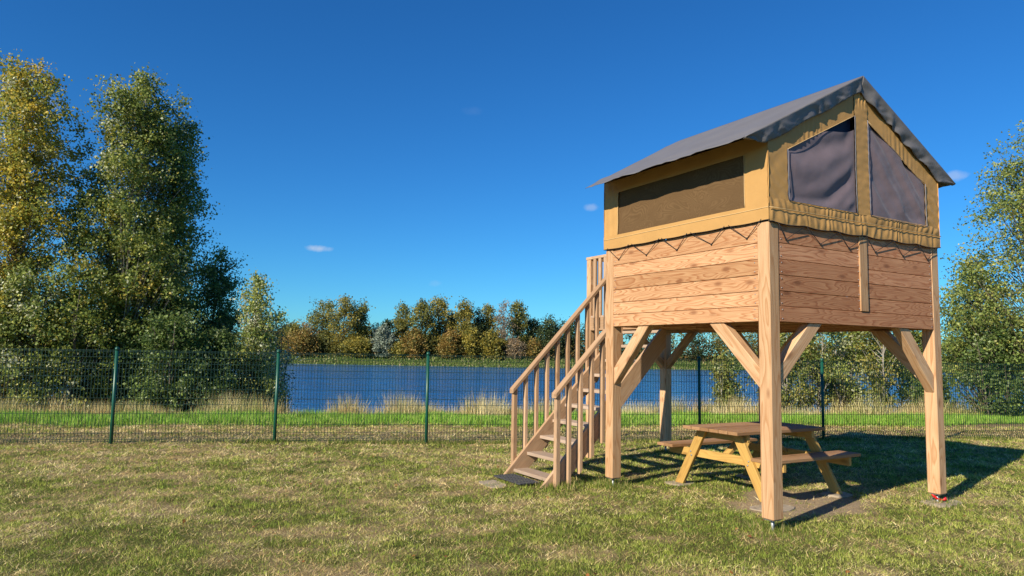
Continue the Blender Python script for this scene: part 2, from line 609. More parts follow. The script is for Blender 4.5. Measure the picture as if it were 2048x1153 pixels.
# lake
wx = spaced(-380, 380, -30, 30, 4, 1.2); wy = spaced(14, 260, 14, 60, 4, 1.1)
WX, WY = np.meshgrid(wx, wy)
wi = np.arange(WX.size).reshape(WX.shape)
wq = np.stack([wi[:-1, :-1], wi[:-1, 1:], wi[1:, 1:], wi[1:, :-1]], -1)
wme = np_mesh('lake_water', np.stack([WX, WY, np.full_like(WX, WATER_Z)], -1).reshape(-1, 3), 4, wq, True)
wm, wt_, wp, _ = new_mat('rippled_lake_water')
w = N(wt_)
wg = w.node('ShaderNodeNewGeometry')
v1 = w.vmath('MULTIPLY', wg.outputs['Position'], (.9, 1.6, 1))
a1 = w.noise(v1, .9, 4, .6, .5).outputs['Fac']
a2 = w.noise(v1, .35, 3, .55, .4).outputs['Fac']
hh = w.math('ADD', w.math('MULTIPLY', a1, .45), w.math('MULTIPLY', a2, .75))
wind = w.maprange(w.noise(w.vmath('MULTIPLY', wg.outputs['Position'], (.018, .05, 1)), 1.0, 3, .6).outputs['Fac'], .35, .65, .35, 1.0)
w.set(wp.inputs['Normal'], w.bump(w.math('MULTIPLY', hh, wind), 1.0, .75))
wp.inputs['Base Color'].default_value = (.009, .105, .30, 1)
wp.inputs['Roughness'].default_value = .12
wp.inputs['IOR'].default_value = 1.33
water = tag(link('lake_water', wme, wm), 'wind rippled blue lake', None, None, 'structure')


# ------------------------------------------------------------------ grass
def blades(name, x, y, h, wd, lean, col, mat, label, z=None, bend=.5):
    n = len(x)
    z = height(x, y) if z is None else z
    ang = rng.uniform(0, 2 * np.pi, n)                # blade width direction
    la = rng.uniform(0, 2 * np.pi, n)                 # lean direction
    base = np.stack([x, y, z - .004], -1)
    wv = np.stack([np.cos(ang), np.sin(ang), np.zeros(n)], -1) * (wd / 2)[:, None]
    tip = base + np.stack([np.cos(la) * np.sin(lean) * h, np.sin(la) * np.sin(lean) * h, np.cos(lean) * h], -1)
    verts = np.empty((n, 3, 3), np.float32)
    verts[:, 0] = base - wv; verts[:, 1] = base + wv; verts[:, 2] = tip
    cc = np.repeat(col, 3, axis=0)
    me = np_mesh(name, verts.reshape(-1, 3), 3, np.arange(3 * n), False, cc)
    return tag(link(name, me, mat), label, None, None, 'stuff')


def jitter(col, n, amt=.25):
    return np.asarray(col)[None, :] * (1 + rng.uniform(-amt, amt, (n, 1))) * (1 + rng.uniform(-.08, .08, (n, 3)))


HUT = Vector((2.404, 6.5053, 0))
GREEN_A = np.array((.24, .285, .045)); GREEN_B = np.array((.13, .18, .03)); GREEN_C = np.array((.40, .40, .10))
STRAW_A = np.array((.66, .52, .23)); STRAW_B = np.array((.44, .315, .13)); STRAW_C = np.array((.78, .66, .35))


def scatter_trapezoid(n, y0, y1, power=1.0):
    """points on the ground where the lawn shows, thinning with distance"""
    t = rng.uniform(0, 1, n)
    y = y0 * (y1 / y0) ** t
    half = .80 * y + 2.8
    x = rng.uniform(-1, 1, n) * half
    return x, y


# lawn, camera side of the fence and the mown strip just beyond it: tufts of green over a litter of cut straw
def lawn_part(nt_, per, straw):
    x, y = scatter_trapezoid(nt_, 3.7, 17.0)
    ok = (s_of(x, y) < 3.4) & (rng.uniform(0, 1, nt_) > bare(x, y) * (.95 if not straw else .75))
    x, y = x[ok], y[ok]
    dr = dryness(x, y)
    ok = rng.uniform(0, 1, len(x)) < ((1.0 - .80 * dr) if not straw else (.22 + .78 * dr))
    x, y, dr = x[ok], y[ok], dr[ok]
    nt2 = len(x)
    vig = rng.uniform(.5, 1.35, nt2) * (.6 + .9 * fbm(x * 3.0, y * 3.0, 51, 2))
    hue = rng.uniform(0, 1, (nt2, 1)) * .6 + .4 * vnoise(x * 2.3, y * 2.3, 53)[:, None]
    if straw: tc_ = np.where(hue < .38, STRAW_B, np.where(hue < .70, STRAW_A, STRAW_C))
    else: tc_ = np.where(hue < .36, GREEN_B, np.where(hue < .70, GREEN_A, GREEN_C))
    tc_ = tc_ * rng.uniform(.75, 1.8, (nt2, 1))
    ti = np.repeat(np.arange(nt2), per)
    n = len(ti)
    sp = .022 if not straw else .045
    bx_ = x[ti] + rng.normal(0, sp, n); by_ = y[ti] + rng.normal(0, sp, n)
    dist = np.clip(by_ / 6.0, 1, 2.4)
    col = tc_[ti] * rng.uniform(.75, 1.25, (n, 1))
    if straw:
        h = rng.uniform(.025, .075, n) * dist ** .4; lean = rng.uniform(.9, 1.53, n); wd = rng.uniform(.003, .006, n) * dist
    else:
        h = rng.uniform(.014, .040, n) * vig[ti] * dist ** .4; lean = rng.uniform(.1, 1.0, n); wd = rng.uniform(.0034, .0066, n) * dist
    return bx_, by_, h, wd, lean, col


pa = lawn_part(140000, 7, False); pb = lawn_part(115000, 6, True)


def edge_tufts():
    """longer grass the mower misses: along the fence and round posts, stair foot and table legs"""
    X, Y = [], []
    a = rng.uniform(-6, 26, 5200); b = rng.normal(0, .07, 5200)
    k = vnoise(a * 1.3, a * 0, 57) > .38
    X.append((FX + a * FC - b * FS)[k]); Y.append((FY + a * FS + b * FC)[k])
    for (v, u, r_, m) in ((.07, .07, .13, 130), (2.78, .07, .15, 110), (.07, 2.4, .12, 170), (2.78, 2.4, .13, 100), (-.5, 2.68, .13, 150), (-.55, 3.63, .13, 150), (0., 2.65, .2, 120), (2.78, 4.43, .13, 80)):
        q = hut_w_xy(v, u)
        X.append(q[0] + rng.normal(0, r_, m)); Y.append(q[1] + rng.normal(0, r_, m))
    X = np.concatenate(X); Y = np.concatenate(Y)
    per = 5; n = len(X) * per
    X = np.repeat(X, per) + rng.normal(0, .012, n); Y = np.repeat(Y, per) + rng.normal(0, .012, n)
    pick = rng.uniform(0, 1, (n, 1))
    col = np.where(pick < .6, GREEN_B, np.where(pick < .85, GREEN_A, STRAW_A)) * rng.uniform(.7, 1.3, (n, 1))
    return X, Y, rng.uniform(.03, .11, n), rng.uniform(.004, .008, n) * np.clip(Y / 7, 1, 2), rng.uniform(.05, .8, n), col


def hut_w_xy(v, u):
    return HUT.x + DV.x * v + DU.x * u, HUT.y + DV.y * v + DU.y * u


pc = edge_tufts()
blades('lawn_grass', *[np.concatenate(t_) for t_ in zip(pa, pb, pc)], M_BLADE, 'short patchy green and straw lawn grass')

# lush strip
n = 120000
sx = rng.uniform(-16, 26, n); sv = rng.uniform(2.5, 6.6, n)
ww = (fbm(sx * .6, sx * 0 + sv, 31, 2) - .5) * .9
x = FX + sx * FC - sv * FS; y = FY + sx * FS + sv * FC
lush = rng.uniform(0, 1, n) < sstep(2.6, 3.3, sv + (fbm(x * .6, y * .6, 31, 2) - .5) * .9)
x, y, sv = x[lush], y[lush], sv[lush]; n = len(x)
pick = rng.uniform(0, 1, (n, 1))
col = np.where(pick < .5, np.array((.24, .42, .045)), np.where(pick < .8, np.array((.15, .31, .04)), np.array((.42, .50, .12))))
col = col * (1 + rng.uniform(-.25, .25, (n, 1)))
vigour = fbm(x * 1.3, y * 1.3, 61, 3)
col = col * (.65 + .75 * fbm(x * 2.1, y * 2.1, 62, 2))[:, None]
h = rng.uniform(.07, .20, n) * (.2 + 1.4 * vigour)
blades('lush_grass', x, y, h, rng.uniform(.010, .02, n), rng.uniform(.0, .7, n), col, M_BLADE, 'lush bright green grass strip behind the fence')

# tall dry grass along the near bank
xs, ys, hs_, cs = [], [], [], []
for k in range(1000):
    cx = rng.uniform(-16, 28); cv = 6.0 + rng.uniform(0, 1) ** .8 * 2.9
    big = .12 + 1.1 * vnoise(np.array([cx * 1.5]), np.array([cv * .3]), 71)[0] ** 1.4
    m = int(rng.integers(40, 80))
    ox = rng.normal(0, .16, m); ov = rng.normal(0, .14, m)
    sx = cx + ox; sv = cv + ov
    xs.append(FX + sx * FC - sv * FS); ys.append(FY + sx * FS + sv * FC)
    hs_.append(rng.uniform(.25, .70, m) * (.15 + 1.15 * big))
    base = [STRAW_A, STRAW_C, np.array((.32, .34, .10)), np.array((.48, .44, .20)), STRAW_B, STRAW_C][int(rng.integers(0, 6))]
    cs.append(base[None, :] * (1 + rng.uniform(-.25, .25, (m, 1))))
x = np.concatenate(xs); y = np.concatenate(ys); h = np.concatenate(hs_); col = np.concatenate(cs); n = len(x)
blades('dry_bank_grass', x, y, h, rng.uniform(.010, .018, n), rng.uniform(0, .55, n), col, M_BLADE, 'tall dry straw coloured grass along the lake bank')

# far bank reeds
n = 26000
x = rng.uniform(-90, 130, n); y = far_shore(x) + rng.uniform(-1.8, 9, n)
pick = rng.uniform(0, 1, (n, 1))
col = np.where(pick < .5, np.array((.12, .17, .04)), np.where(pick < .88, np.array((.20, .24, .07)), np.array((.42, .35, .18))))
blades('far_bank_reeds', x, y, rng.uniform(.2, .55, n) * (.2 + fbm(x * .15, y * .15, 81, 2)), rng.uniform(.15, .35, n), rng.uniform(0, .5, n),
       col * (1 + rng.uniform(-.25, .25, (n, 1))), M_BLADE, 'low green reeds along the far lake shore')


def leaf_quads(name, c, size, colors, up_bias=0.0, aspect=.75, nrm=None):
    """many small rhombic leaves with random orientation"""
    n = len(c)
    nv = rng.normal(0, 1, (n, 3))
    if nrm is not None: nv = nv * .8 + nrm
    nv[:, 2] += up_bias
    nv /= np.linalg.norm(nv, axis=1)[:, None]
    a = np.cross(nv, rng.normal(0, 1, (n, 3))); a /= np.linalg.norm(a, axis=1)[:, None] + 1e-9
    b = np.cross(nv, a)
    sz = np.asarray(size)[:, None] * .5
    v = np.empty((n, 4, 3), np.float32)
    fold = nv * sz * .25
    v[:, 0] = c - a * sz; v[:, 1] = c - b * sz * aspect + fold; v[:, 2] = c + a * sz; v[:, 3] = c + b * sz * aspect + fold
    return np_mesh(name, v.reshape(-1, 3), 4, np.arange(4 * n), False, np.repeat(colors, 4, axis=0))


# fallen leaves on the lawn
n = 190
x, y = scatter_trapezoid(n, 4.4, 11.0)
cpos = np.stack([x, y, height(x, y) + .022], -1)
pal = np.array([(.42, .16, .05), (.30, .13, .05), (.50, .28, .10), (.22, .10, .05)])
fl = leaf_quads('fallen_leaves', cpos, rng.uniform(.025, .05, n), pal[rng.integers(0, 4, n)], up_bias=2.5)
tag(link('fallen_leaves', fl, M_LEAF), 'brown and orange leaves fallen on the lawn', None, None, 'stuff')

# ------------------------------------------------------------------ trees
def tree(name, label, base, H, profile, n_clumps, per, leaf, palette, seed, bark, trunk_r=.12, clump_r=.45,
         lean=(0, 0), cat='tree', group=None, squash=.8, stems=1, gap=0.0, leaf_top=None, jit=.3, limb_r=.012, spread=1.0):
    """profile: list of (relative height, radius) of the crown; leaves sit in clumps on limbs"""
    g = np.random.default_rng(seed)
    root = thing(name, label, cat, base, 0, group)
    ph = np.array([p[0] for p in profile]); pr = np.array([p[1] for p in profile])
    # clump centres inside the uneven envelope
    zz = g.uniform(ph[0], ph[-1], n_clumps * 4)
    rr = np.interp(zz, ph, pr)
    keepw = g.uniform(0, rr.max(), len(zz)) < rr
    zz = zz[keepw][:n_clumps]; rr = rr[keepw][:n_clumps]
    th = g.uniform(0, 2 * np.pi, len(zz))
    lob = .72 + .42 * np.sin(th * 3 + zz * 9 + seed) * .5 + .3 * g.uniform(-1, 1, len(zz))
    rad = rr * np.sqrt(g.uniform(.04, 1, len(zz))) * np.clip(lob, .35, 1.25)
    cx = rad * np.cos(th) + lean[0] * zz; cy = rad * np.sin(th) + lean[1] * zz
    cz = zz * H
    # trunk(s)
    bm = bmesh.new()
    tops = []
    for k in range(stems):
        a = 2 * math.pi * k / stems + seed
        ox, oy = (0, 0) if stems == 1 else (.18 * math.cos(a), .18 * math.sin(a))
        pts = []
        for i in range(7):
            t = i / 6
            sp = 0 if stems == 1 else t * pr.max() * .35
            pts.append((ox + sp * math.cos(a) + lean[0] * t + .06 * math.sin(seed + i * 1.7) * t * H * .2,
                        oy + sp * math.sin(a) + lean[1] * t + .06 * math.cos(seed * 2 + i * 1.3) * t * H * .2, -.15 + t * H * .93))
        tube_bm(bm, pts, trunk_r, 7, trunk_r * .12)
        tops.append(pts)
    link('trunk', bm_mesh('trunk', bm), bark, root)
    # limbs to the clumps
    bm = bmesh.new()
    for i in range(len(cz)):
        pts = tops[i % stems]
        hz = max(.08 * H, cz[i] - rad[i] * 1.1 - .2)
        t = min(hz / (H * .93), .97) * 6
        k = min(int(t), 5); f_ = t - k
        s0 = Vector(pts[k]).lerp(Vector(pts[k + 1]), f_)
        e = Vector((cx[i], cy[i], cz[i]))
        mid = s0.lerp(e, .5) + Vector((0, 0, -.08 * (e - s0).length))
        tube_bm(bm, (s0, mid, e), limb_r * (1.4 - zz[i]) * 1.5, 4, limb_r * .35, caps=False)
    link('limbs', bm_mesh('limbs', bm), bark, root)
    # leaves
    nl = len(cz) * per
    ci = np.repeat(np.arange(len(cz)), per)
    crs = clump_r * g.uniform(.55, 1.35, len(cz))
    tw = 13
    twd = g.normal(0, 1, (len(cz), tw, 3)); twd[:, :, 2] += .35
    twd /= np.linalg.norm(twd, axis=2)[:, :, None]
    twd *= g.uniform(.6, 1.25, (len(cz), tw, 1))
    dirs = twd[ci, g.integers(0, tw, nl)]
    off = dirs * (g.uniform(.02, 1, (nl, 1)) ** .6) * crs[ci][:, None] * np.array((spread, spread, squash)) * 1.12
    off = off + g.normal(0, 1, (nl, 3)) * (leaf * .75 + crs[ci][:, None] * .06)
    c = np.stack([cx, cy, cz], -1)[ci] + off
    c[:, 2] = np.maximum(c[:, 2], .1)
    pal = np.array([p[:3] for p in palette]); wts = np.array([p[3] for p in palette], float); wts /= wts.sum()
    # each clump leans towards one of the colours
    cl = g.choice(len(pal), len(cz), p=wts)
    own = g.choice(len(pal), nl, p=wts)
    use = np.where(g.uniform(0, 1, nl) < .55, cl[ci], own)
    colr = pal[use] * (1 + g.uniform(-jit, jit, (nl, 1)))
    global rng
    old = rng; rng = g
    me = leaf_quads('crown', c, leaf * g.uniform(.65, 1.3, nl), colr, up_bias=.2, nrm=dirs * .6)
    rng = old
    link('crown', me, M_LEAF, root)
    return root


def gpos(px, Y, dz=0.0):
    """ground point at depth Y in the direction of picture column px"""
    p = at_y(px, 700, Y)
    return (p.x, Y, float(height(np.array([p.x]), np.array([Y]))[0]) + dz)


OLIVE = [(.235, .285, .055, 4), (.135, .185, .04, 4), (.40, .41, .09, 2.4), (.58, .60, .38, 1.0), (.52, .42, .07, .7)]
YELLOW = [(0.610, 0.452, 0.061, 3), (0.439, 0.402, 0.073, 4), (0.256, 0.295, 0.055, 4), (0.620, 0.503, 0.061, 1.2), (0.620, 0.620, 0.420, 0.8)]
DARK = [(0.091, 0.145, 0.037, 5), (0.146, 0.207, 0.051, 3), (0.244, 0.327, 0.079, 1.5), (0.415, 0.478, 0.244, 0.5)]
PALE = [(0.354, 0.402, 0.104, 4), (0.201, 0.258, 0.061, 3), (0.620, 0.620, 0.415, 1.6), (0.512, 0.503, 0.122, 1.2)]
LOCUST = [(0.220, 0.283, 0.067, 4), (0.329, 0.377, 0.098, 3), (0.464, 0.440, 0.110, 1.6), (0.134, 0.176, 0.049, 2)]
BROWN = [(.35, .20, .09, 3), (.45, .27, .11, 2), (.23, .18, .07, 2)]

tall = [(.10, 1.5), (.25, 2.0), (.45, 2.1), (.62, 1.95), (.80, 1.6), (.93, 1.1), (1.0, .4)]
tree('poplar_tree', 'tall yellowing poplar with golden leaves at the end of the tree row', gpos(12, 19.8), 10.5,
     [(.08, 1.2), (.3, 1.5), (.55, 1.4), (.75, 1.5), (.92, 1.25), (1.0, .6)], 360, 140, .082, YELLOW, 3, M_BARK, .14, .44, group='bank trees')
tree('poplar_tree', 'tall silver-leaved poplar, highest green crown above the fence', gpos(228, 21.2), 11.1,
     tall, 620, 135, .082, OLIVE, 5, M_BARK_PALE, .15, .44, lean=(.35, 0), group='bank trees')
tree('poplar_tree', 'slimmer olive poplar grown into the tall silver-leaved poplar', gpos(322, 22.4), 11.0,
     [(.15, .9), (.4, 1.3), (.62, 1.25), (.8, .75), (.95, .5), (1.0, .2)], 280, 125, .082, OLIVE, 8, M_BARK, .10, .45, lean=(.2, 0), group='bank trees')
tree('alder_tree', 'dark green alder with bare twigs at its rounded top', gpos(412, 23.6), 6.3,
     [(.08, 1.1), (.3, 1.2), (.6, 1.0), (.85, .8), (1.0, .45)], 200, 125, .078, DARK, 11, M_BARK, .10, .45, lean=(.3, 0), group='bank trees')
tree('willow_tree', 'small pale green pointed willow closest to open water', gpos(506, 21.6), 5.0,
     [(.06, 1.0), (.3, 1.15), (.55, 1.0), (.8, .65), (1.0, .25)], 120, 105, .075, PALE, 13, M_BARK, .07, .34, group='bank trees')
for (px, Y, H, r, pal, sd, lab) in [
        (35, 18.9, 4.2, 1.5, PALE, 21, 'pale olive bush below the yellowing poplar'),
        (150, 19.6, 4.4, 1.45, OLIVE, 22, 'olive bush below the tall silver-leaved poplar'),
        (255, 20.3, 3.3, 1.25, DARK, 23, 'dark bush behind the fence post nearest the tall trees'),
        (345, 19.9, 3.5, 1.3, DARK, 24, 'large dark glossy bush between the poplar and the alder'),
        (425, 20.6, 3.1, 1.15, DARK, 25, 'dark bush at the foot of the alder'),
        (520, 22.6, 2.6, 1.1, OLIVE, 26, 'low olive bush below the pale willow'),
        (-70, 18.6, 4.5, 1.4, OLIVE, 27, 'olive bush at the very end of the tree row')]:
    tree('bank_bush', lab, gpos(px, Y), H, [(.03, r * .85), (.3, r), (.65, r * .85), (1.0, r * .25)], 110, 140, .078, pal, sd, M_BARK, .05, .42,
         cat='bush', group='bushes along the bank', stems=3)
tree('bare_shrub', 'thin brownish half bare shrub beside the pale willow', gpos(556, 26.5), 4.6,
     [(.15, .5), (.5, .85), (.8, .7), (1.0, .2)], 60, 34, .07, BROWN, 31, M_BARK, .05, .4, cat='shrub', stems=3)

# locust trees on the cabin side
tree('locust_tree', 'tall airy locust tree with fine leaflets, highest beyond the cabin', gpos(2072, 20.5), 8.5,
     [(.12, 1.7), (.35, 2.4), (.55, 2.05), (.75, 1.6), (.92, 1.0), (1.0, .4)], 280, 95, .075, LOCUST, 41, M_BARK, .11, .48, lean=(-.1, 0), group='locust trees', squash=.5, spread=1.25)
tree('locust_tree', 'shorter locust tree beside the cabin corner post', gpos(1958, 22.2), 5.2,
     [(.20, .9), (.42, 1.4), (.7, 1.25), (1.0, .35)], 190, 95, .075, LOCUST, 43, M_BARK, .08, .45, group='locust trees', squash=.55, spread=1.2)
LIGHT = [(.27, .29, .065, 4), (.17, .22, .05, 3), (.40, .34, .08, 2), (.48, .50, .26, 1)]
for (px, Y, H, r, pal, sd, lab, nc) in [
        (1452, 24.6, 2.9, .7, LIGHT, 51, 'slender yellow-green sapling seen beside the thick near post', 34),
        (1560, 24.2, 4.0, .95, LIGHT, 52, 'young yellow-green birch with pale trunk under the cabin', 48),
        (1618, 23.6, 4.3, 1.0, LIGHT, 53, 'young birch with pale trunk behind the picnic table', 52),
        (1688, 24.0, 4.2, 1.0, PALE, 54, 'silvery young birch past the fence post by the table', 52),
        (1755, 23.4, 4.4, 1.0, LIGHT, 55, 'yellow-green young birch before the far corner post', 52),
        (1818, 24.3, 4.2, 1.0, LOCUST, 56, 'dense green sapling half behind the far corner post', 52)]:
    tree('sapling', lab, gpos(px, Y), H, [(.12, r * .5), (.4, r), (.8, r * .85), (1.0, r * .2)], int(nc * 2.0), 85, .08, pal, sd, M_BARK_PALE, .045, .34,
         cat='young tree', group='saplings along the bank', stems=2, squash=.6)
for (px, Y, H, r, sd, lab) in [(1865, 22.6, 1.2, .6, 61, 'low dark bush behind the far corner post'),
                              (1985, 20.6, 2.7, 1.1, 62, 'dark bush between the two locust trees'),
                              (2090, 19.8, 2.9, 1.2, 63, 'dark bush below the tall locust tree'),
                              (1700, 24.4, 1.5, .7, 64, 'low dark bush between the birch saplings')]:
    tree('bank_bush', lab, gpos(px, Y), H, [(.03, r * .8), (.35, r), (.7, r * .8), (1.0, r * .25)], 60, 100, .08, DARK, sd, M_BARK, .04, .38,
         cat='bush', group='bushes along the bank', stems=3)

# trees of the far shore
F_OLIVE = [(.22, .225, .05, 4), (.15, .165, .042, 3), (.34, .29, .06, 2.5)]
F_YEL = [(.38, .30, .05, 4), (.28, .255, .055, 3), (.18, .185, .045, 3)]
F_ORG = [(.38, .235, .06, 4), (.30, .23, .06, 3), (.21, .19, .05, 3)]
F_DARK = [(0.052, 0.079, 0.028, 4), (0.079, 0.114, 0.038, 3), (0.123, 0.140, 0.044, 1)]
F_SILV = [(0.385, 0.438, 0.333, 4), (0.228, 0.271, 0.193, 3)]
F_BARE = [(0.350, 0.271, 0.175, 3), (0.455, 0.315, 0.158, 2), (0.228, 0.175, 0.105, 2)]
kinds = {'o': (F_OLIVE, 'olive green poplar among the trees on the far shore'),
         'y': (F_YEL, 'tall yellow-green poplar among the trees on the far shore'),
         'r': (F_ORG, 'rust orange autumn tree among the trees on the far shore'),
         'd': (F_DARK, 'dark evergreen tree among the trees on the far shore'),
         's': (F_SILV, 'silvery grey willow at the water on the far shore'),
         'b': (F_BARE, 'half bare brownish tree among the trees on the far shore')}
far = [(590, 648, 34, 'o'), (612, 645, 34, 'b'), (648, 600, 36, 'o'), (690, 594, 36, 'y'), (722, 606, 30, 'o'), (752, 650, 26, 'b'), (768, 658, 22, 's'),
       (775, 645, 26, 'd'), (808, 612, 28, 'o'), (845, 602, 28, 'o'), (878, 598, 28, 'y'), (905, 625, 24, 'd'), (930, 604, 26, 'y'), (958, 625, 24, 'd'),
       (978, 612, 26, 'y'), (1008, 604, 30, 'b'), (1035, 608, 28, 'o'), (1066, 640, 32, 'd'), (1100, 638, 34, 'd'), (1140, 645, 34, 'd'), (1180, 650, 36, 'd'),
       (605, 664, 40, 'r'), (655, 672, 34, 'o'), (715, 676, 34, 'y'), (828, 664, 26, 'r'), (862, 672, 26, 'o'), (902, 664, 26, 'r'), (945, 660, 24, 'y'),
       (985, 668, 26, 'y'), (1030, 680, 24, 'b'), (1068, 684, 17, 'r'), (800, 688, 20, 'y'),
       (570, 655, 30, 'd'), (520, 640, 36, 'o'), (450, 630, 38, 'd'), (370, 635, 40, 'o'), (290, 630, 42, 'o'), (200, 640, 42, 'd'), (100, 640, 44, 'o'),
       (1225, 648, 36, 'o'), (1275, 655, 36, 'd'), (1330, 650, 38, 'o'), (1385, 655, 36, 'd'), (1440, 660, 38, 'o'), (1500, 655, 38, 'y'), (1560, 665, 38, 'd'),
       (1630, 660, 40, 'o'), (1700, 668, 40, 'd'), (1770, 665, 40, 'o'), (1840, 672, 38, 'd'), (1905, 680, 34, 'd'), (1960, 678, 36, 'o'), (2030, 680, 38, 'd')]
for i, (px, ty, hw, k) in enumerate(far):
    low = ty > 655 and k in 'rysb' and px < 1150
    X0 = at_y(px, 700, 130).x
    Y = float(far_shore(np.array([X0]))[0]) + (7.5 if low else 10.0 + (i % 3) * 2.5)
    p = at_y(px, ty, Y)
    z0 = float(height(np.array([p.x]), np.array([Y]))[0])
    H = p.z - z0
    r = hw / F_PX * Y
    pal, lab = kinds[k]
    where = ('behind the tall bank trees' if px < 545 else 'in the small clump opposite the pale willow' if px < 790 else
             'in the long clump across open water' if px < 1060 else 'ending the long clump by the stairs' if px < 1200 else 'in the belt behind the cabin')
    lab = lab.replace('among the trees on the far shore', 'on the far shore ' + where)
    if low: lab = lab.replace('tall ', 'low ').replace('poplar', 'bush').replace('autumn tree', 'autumn bush')
    prof = [(.02, r * .7), (.3, r * .95), (.6, r * .95), (.85, r * .6), (1.0, r * .15)]
    if k in 'oy' and not low: prof = [(.04, r * .85), (.35, r * 1.0), (.65, r * 1.05), (.88, r * .75), (1.0, r * .25)]
    big = 300 <= px and px <= 1150
    r *= 1.1
    tree('far_shore_tree', lab, (p.x, Y, z0), H, prof, 110 if big else 50, 48 if k != 'b' else 26, .34 if k != 'b' else .26, pal, 100 + i, M_BARK if k != 'b' else M_BARK_PALE,
         .16, max(.6, r * .30), group='far shore: ' + lab, limb_r=.05)
# undergrowth of the far shore, one continuous dark belt
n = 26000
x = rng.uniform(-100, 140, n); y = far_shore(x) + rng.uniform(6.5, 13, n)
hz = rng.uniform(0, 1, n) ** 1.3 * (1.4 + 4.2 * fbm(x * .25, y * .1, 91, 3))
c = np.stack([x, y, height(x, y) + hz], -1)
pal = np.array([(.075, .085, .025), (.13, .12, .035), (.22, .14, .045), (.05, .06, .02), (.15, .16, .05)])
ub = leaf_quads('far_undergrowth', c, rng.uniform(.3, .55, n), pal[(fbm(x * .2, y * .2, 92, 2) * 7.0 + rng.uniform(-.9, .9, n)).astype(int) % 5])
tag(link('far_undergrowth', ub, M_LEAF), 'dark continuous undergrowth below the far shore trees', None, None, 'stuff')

# ------------------------------------------------------------------ fence
fence = thing('mesh_fence', 'dark green welded wire mesh fence with round posts along the lawn', 'fence', (FX, FY, 0), FA)
FH = 1.57
i0, i1 = -3, 12
PITCH_F = 2.52
bm = bmesh.new()
tube_bm(bm, [(0, 0, -.25), (0, 0, FH - .05)], .028, 12)
post_me = bm_mesh('fence_post', bm)
bm = bmesh.new()
tube_bm(bm, [(0, 0, FH - .052), (0, 0, FH - .01)], .032, 12)
tube_bm(bm, [(0, 0, FH - .011), (0, 0, FH + .006)], .031, 12, .018)
cap_me = bm_mesh('post_cap', bm)
# one panel: wires with three V folds
bm = bmesh.new()
folds = [.14, .70, 1.36]


def fold_y(z):
    y = 0.0
    for f0 in folds:
        d = abs(z - f0)
        if d < .05: y = max(y, .035 * (1 - d / .05))
    return y


zl = sorted([.04] + [f0 + o for f0 in folds for o in (-.05, 0, .05)] + [FH - .04])
hw_ = .0029
for k in range(1, 50):
    xx = k * PITCH_F / 50
    prev = None
    for z in zl:
        yy = fold_y(z)
        ring = [bm.verts.new((xx - hw_, yy - hw_, z)), bm.verts.new((xx + hw_, yy - hw_, z)), bm.verts.new((xx + hw_, yy + hw_, z)), bm.verts.new((xx - hw_, yy + hw_, z))]
        if prev:
            for q in range(4): bm.faces.new((prev[q], prev[(q + 1) % 4], ring[(q + 1) % 4], ring[q]))
        prev = ring
hz_ = sorted([.06] + [f0 + o for f0 in folds for o in (-.05, .05)] + [.32, .50, .90, 1.10, 1.22, 1.50, FH - .05])
for z in hz_:
    yy = fold_y(z) - .006
    vs = [bm.verts.new((x_, yy + a_, z + b_)) for x_ in (.02, PITCH_F - .02) for (a_, b_) in ((-hw_, -hw_), (hw_, -hw_), (hw_, hw_), (-hw_, hw_))]
    for q in range(4): bm.faces.new((vs[q], vs[(q + 1) % 4], vs[4 + (q + 1) % 4], vs[4 + q]))
bmesh.ops.recalc_face_normals(bm, faces=bm.faces)
panel_me = bm_mesh('wire_panel', bm)
for i in range(i0, i1):
    wx_ = FX + i * PITCH_F * FC; wy_ = FY + i * PITCH_F * FS
    gz = float(height(np.array([wx_]), np.array([wy_]))[0])
    pst = link('post', post_me, M_FENCE, fence, (i * PITCH_F, 0, 0))
    pst.rotation_euler = (0, R([.0, .12, -.2, .25, -.1, .15][i % 6]), 0)
    link('post_cap', cap_me, M_FENCE, pst)
    if i < i1 - 1:
        link('wire_panel', panel_me, M_WIRE, fence, (i * PITCH_F, 0, 0))

# ------------------------------------------------------------------ cabin  (local x = v along the gable, y = u along the side)
ROTZ = math.atan2(DV.y, DV.x)
cab = thing('stilt_cabin', 'larch plank cabin on tall posts with tan canvas walls and grey tarpaulin roof', 'cabin', HUT, ROTZ)
L, W, w_, ZB, ZF, ZT = 2.47, 2.853, .14, .105, 1.925, 2.872
UPV = (0, 0, 1)


def hut_w(v, u, z=0.0):
    return HUT + DV * v + DU * u + Vector((0, 0, z))


foot_bm = bmesh.new()
tube_bm(foot_bm, [(0, 0, -.14), (0, 0, .135)], .0155, 12)
foot_me = bm_mesh('steel_foot', foot_bm)
bm = bmesh.new()
bmesh.ops.create_cube(bm, size=1, matrix=Matrix.Diagonal((.11, .11, .006, 1)))
plate_me = bm_mesh('foot_plate', bm)
# knurled look is too small to see; a plate carries each post
for (v, u) in ((0, 0), (W - w_, 0), (0, L - w_), (W - w_, L - w_)):
    cx_, cy_ = v + w_ / 2, u + w_ / 2
    o = timber('post', W_POST, cab, (cx_, cy_, ZB + .006), (cx_, cy_, ZT), (1, 0, 0), w_, w_, .009)
    inv = o.matrix_basis.inverted()
    link('steel_foot', foot_me, M_STEEL, o, mtx=inv @ Matrix.Translation((cx_, cy_, 0.0)))
    link('foot_plate', plate_me, M_STEEL, o, mtx=inv @ Matrix.Translation((cx_, cy_, ZB + .002)))

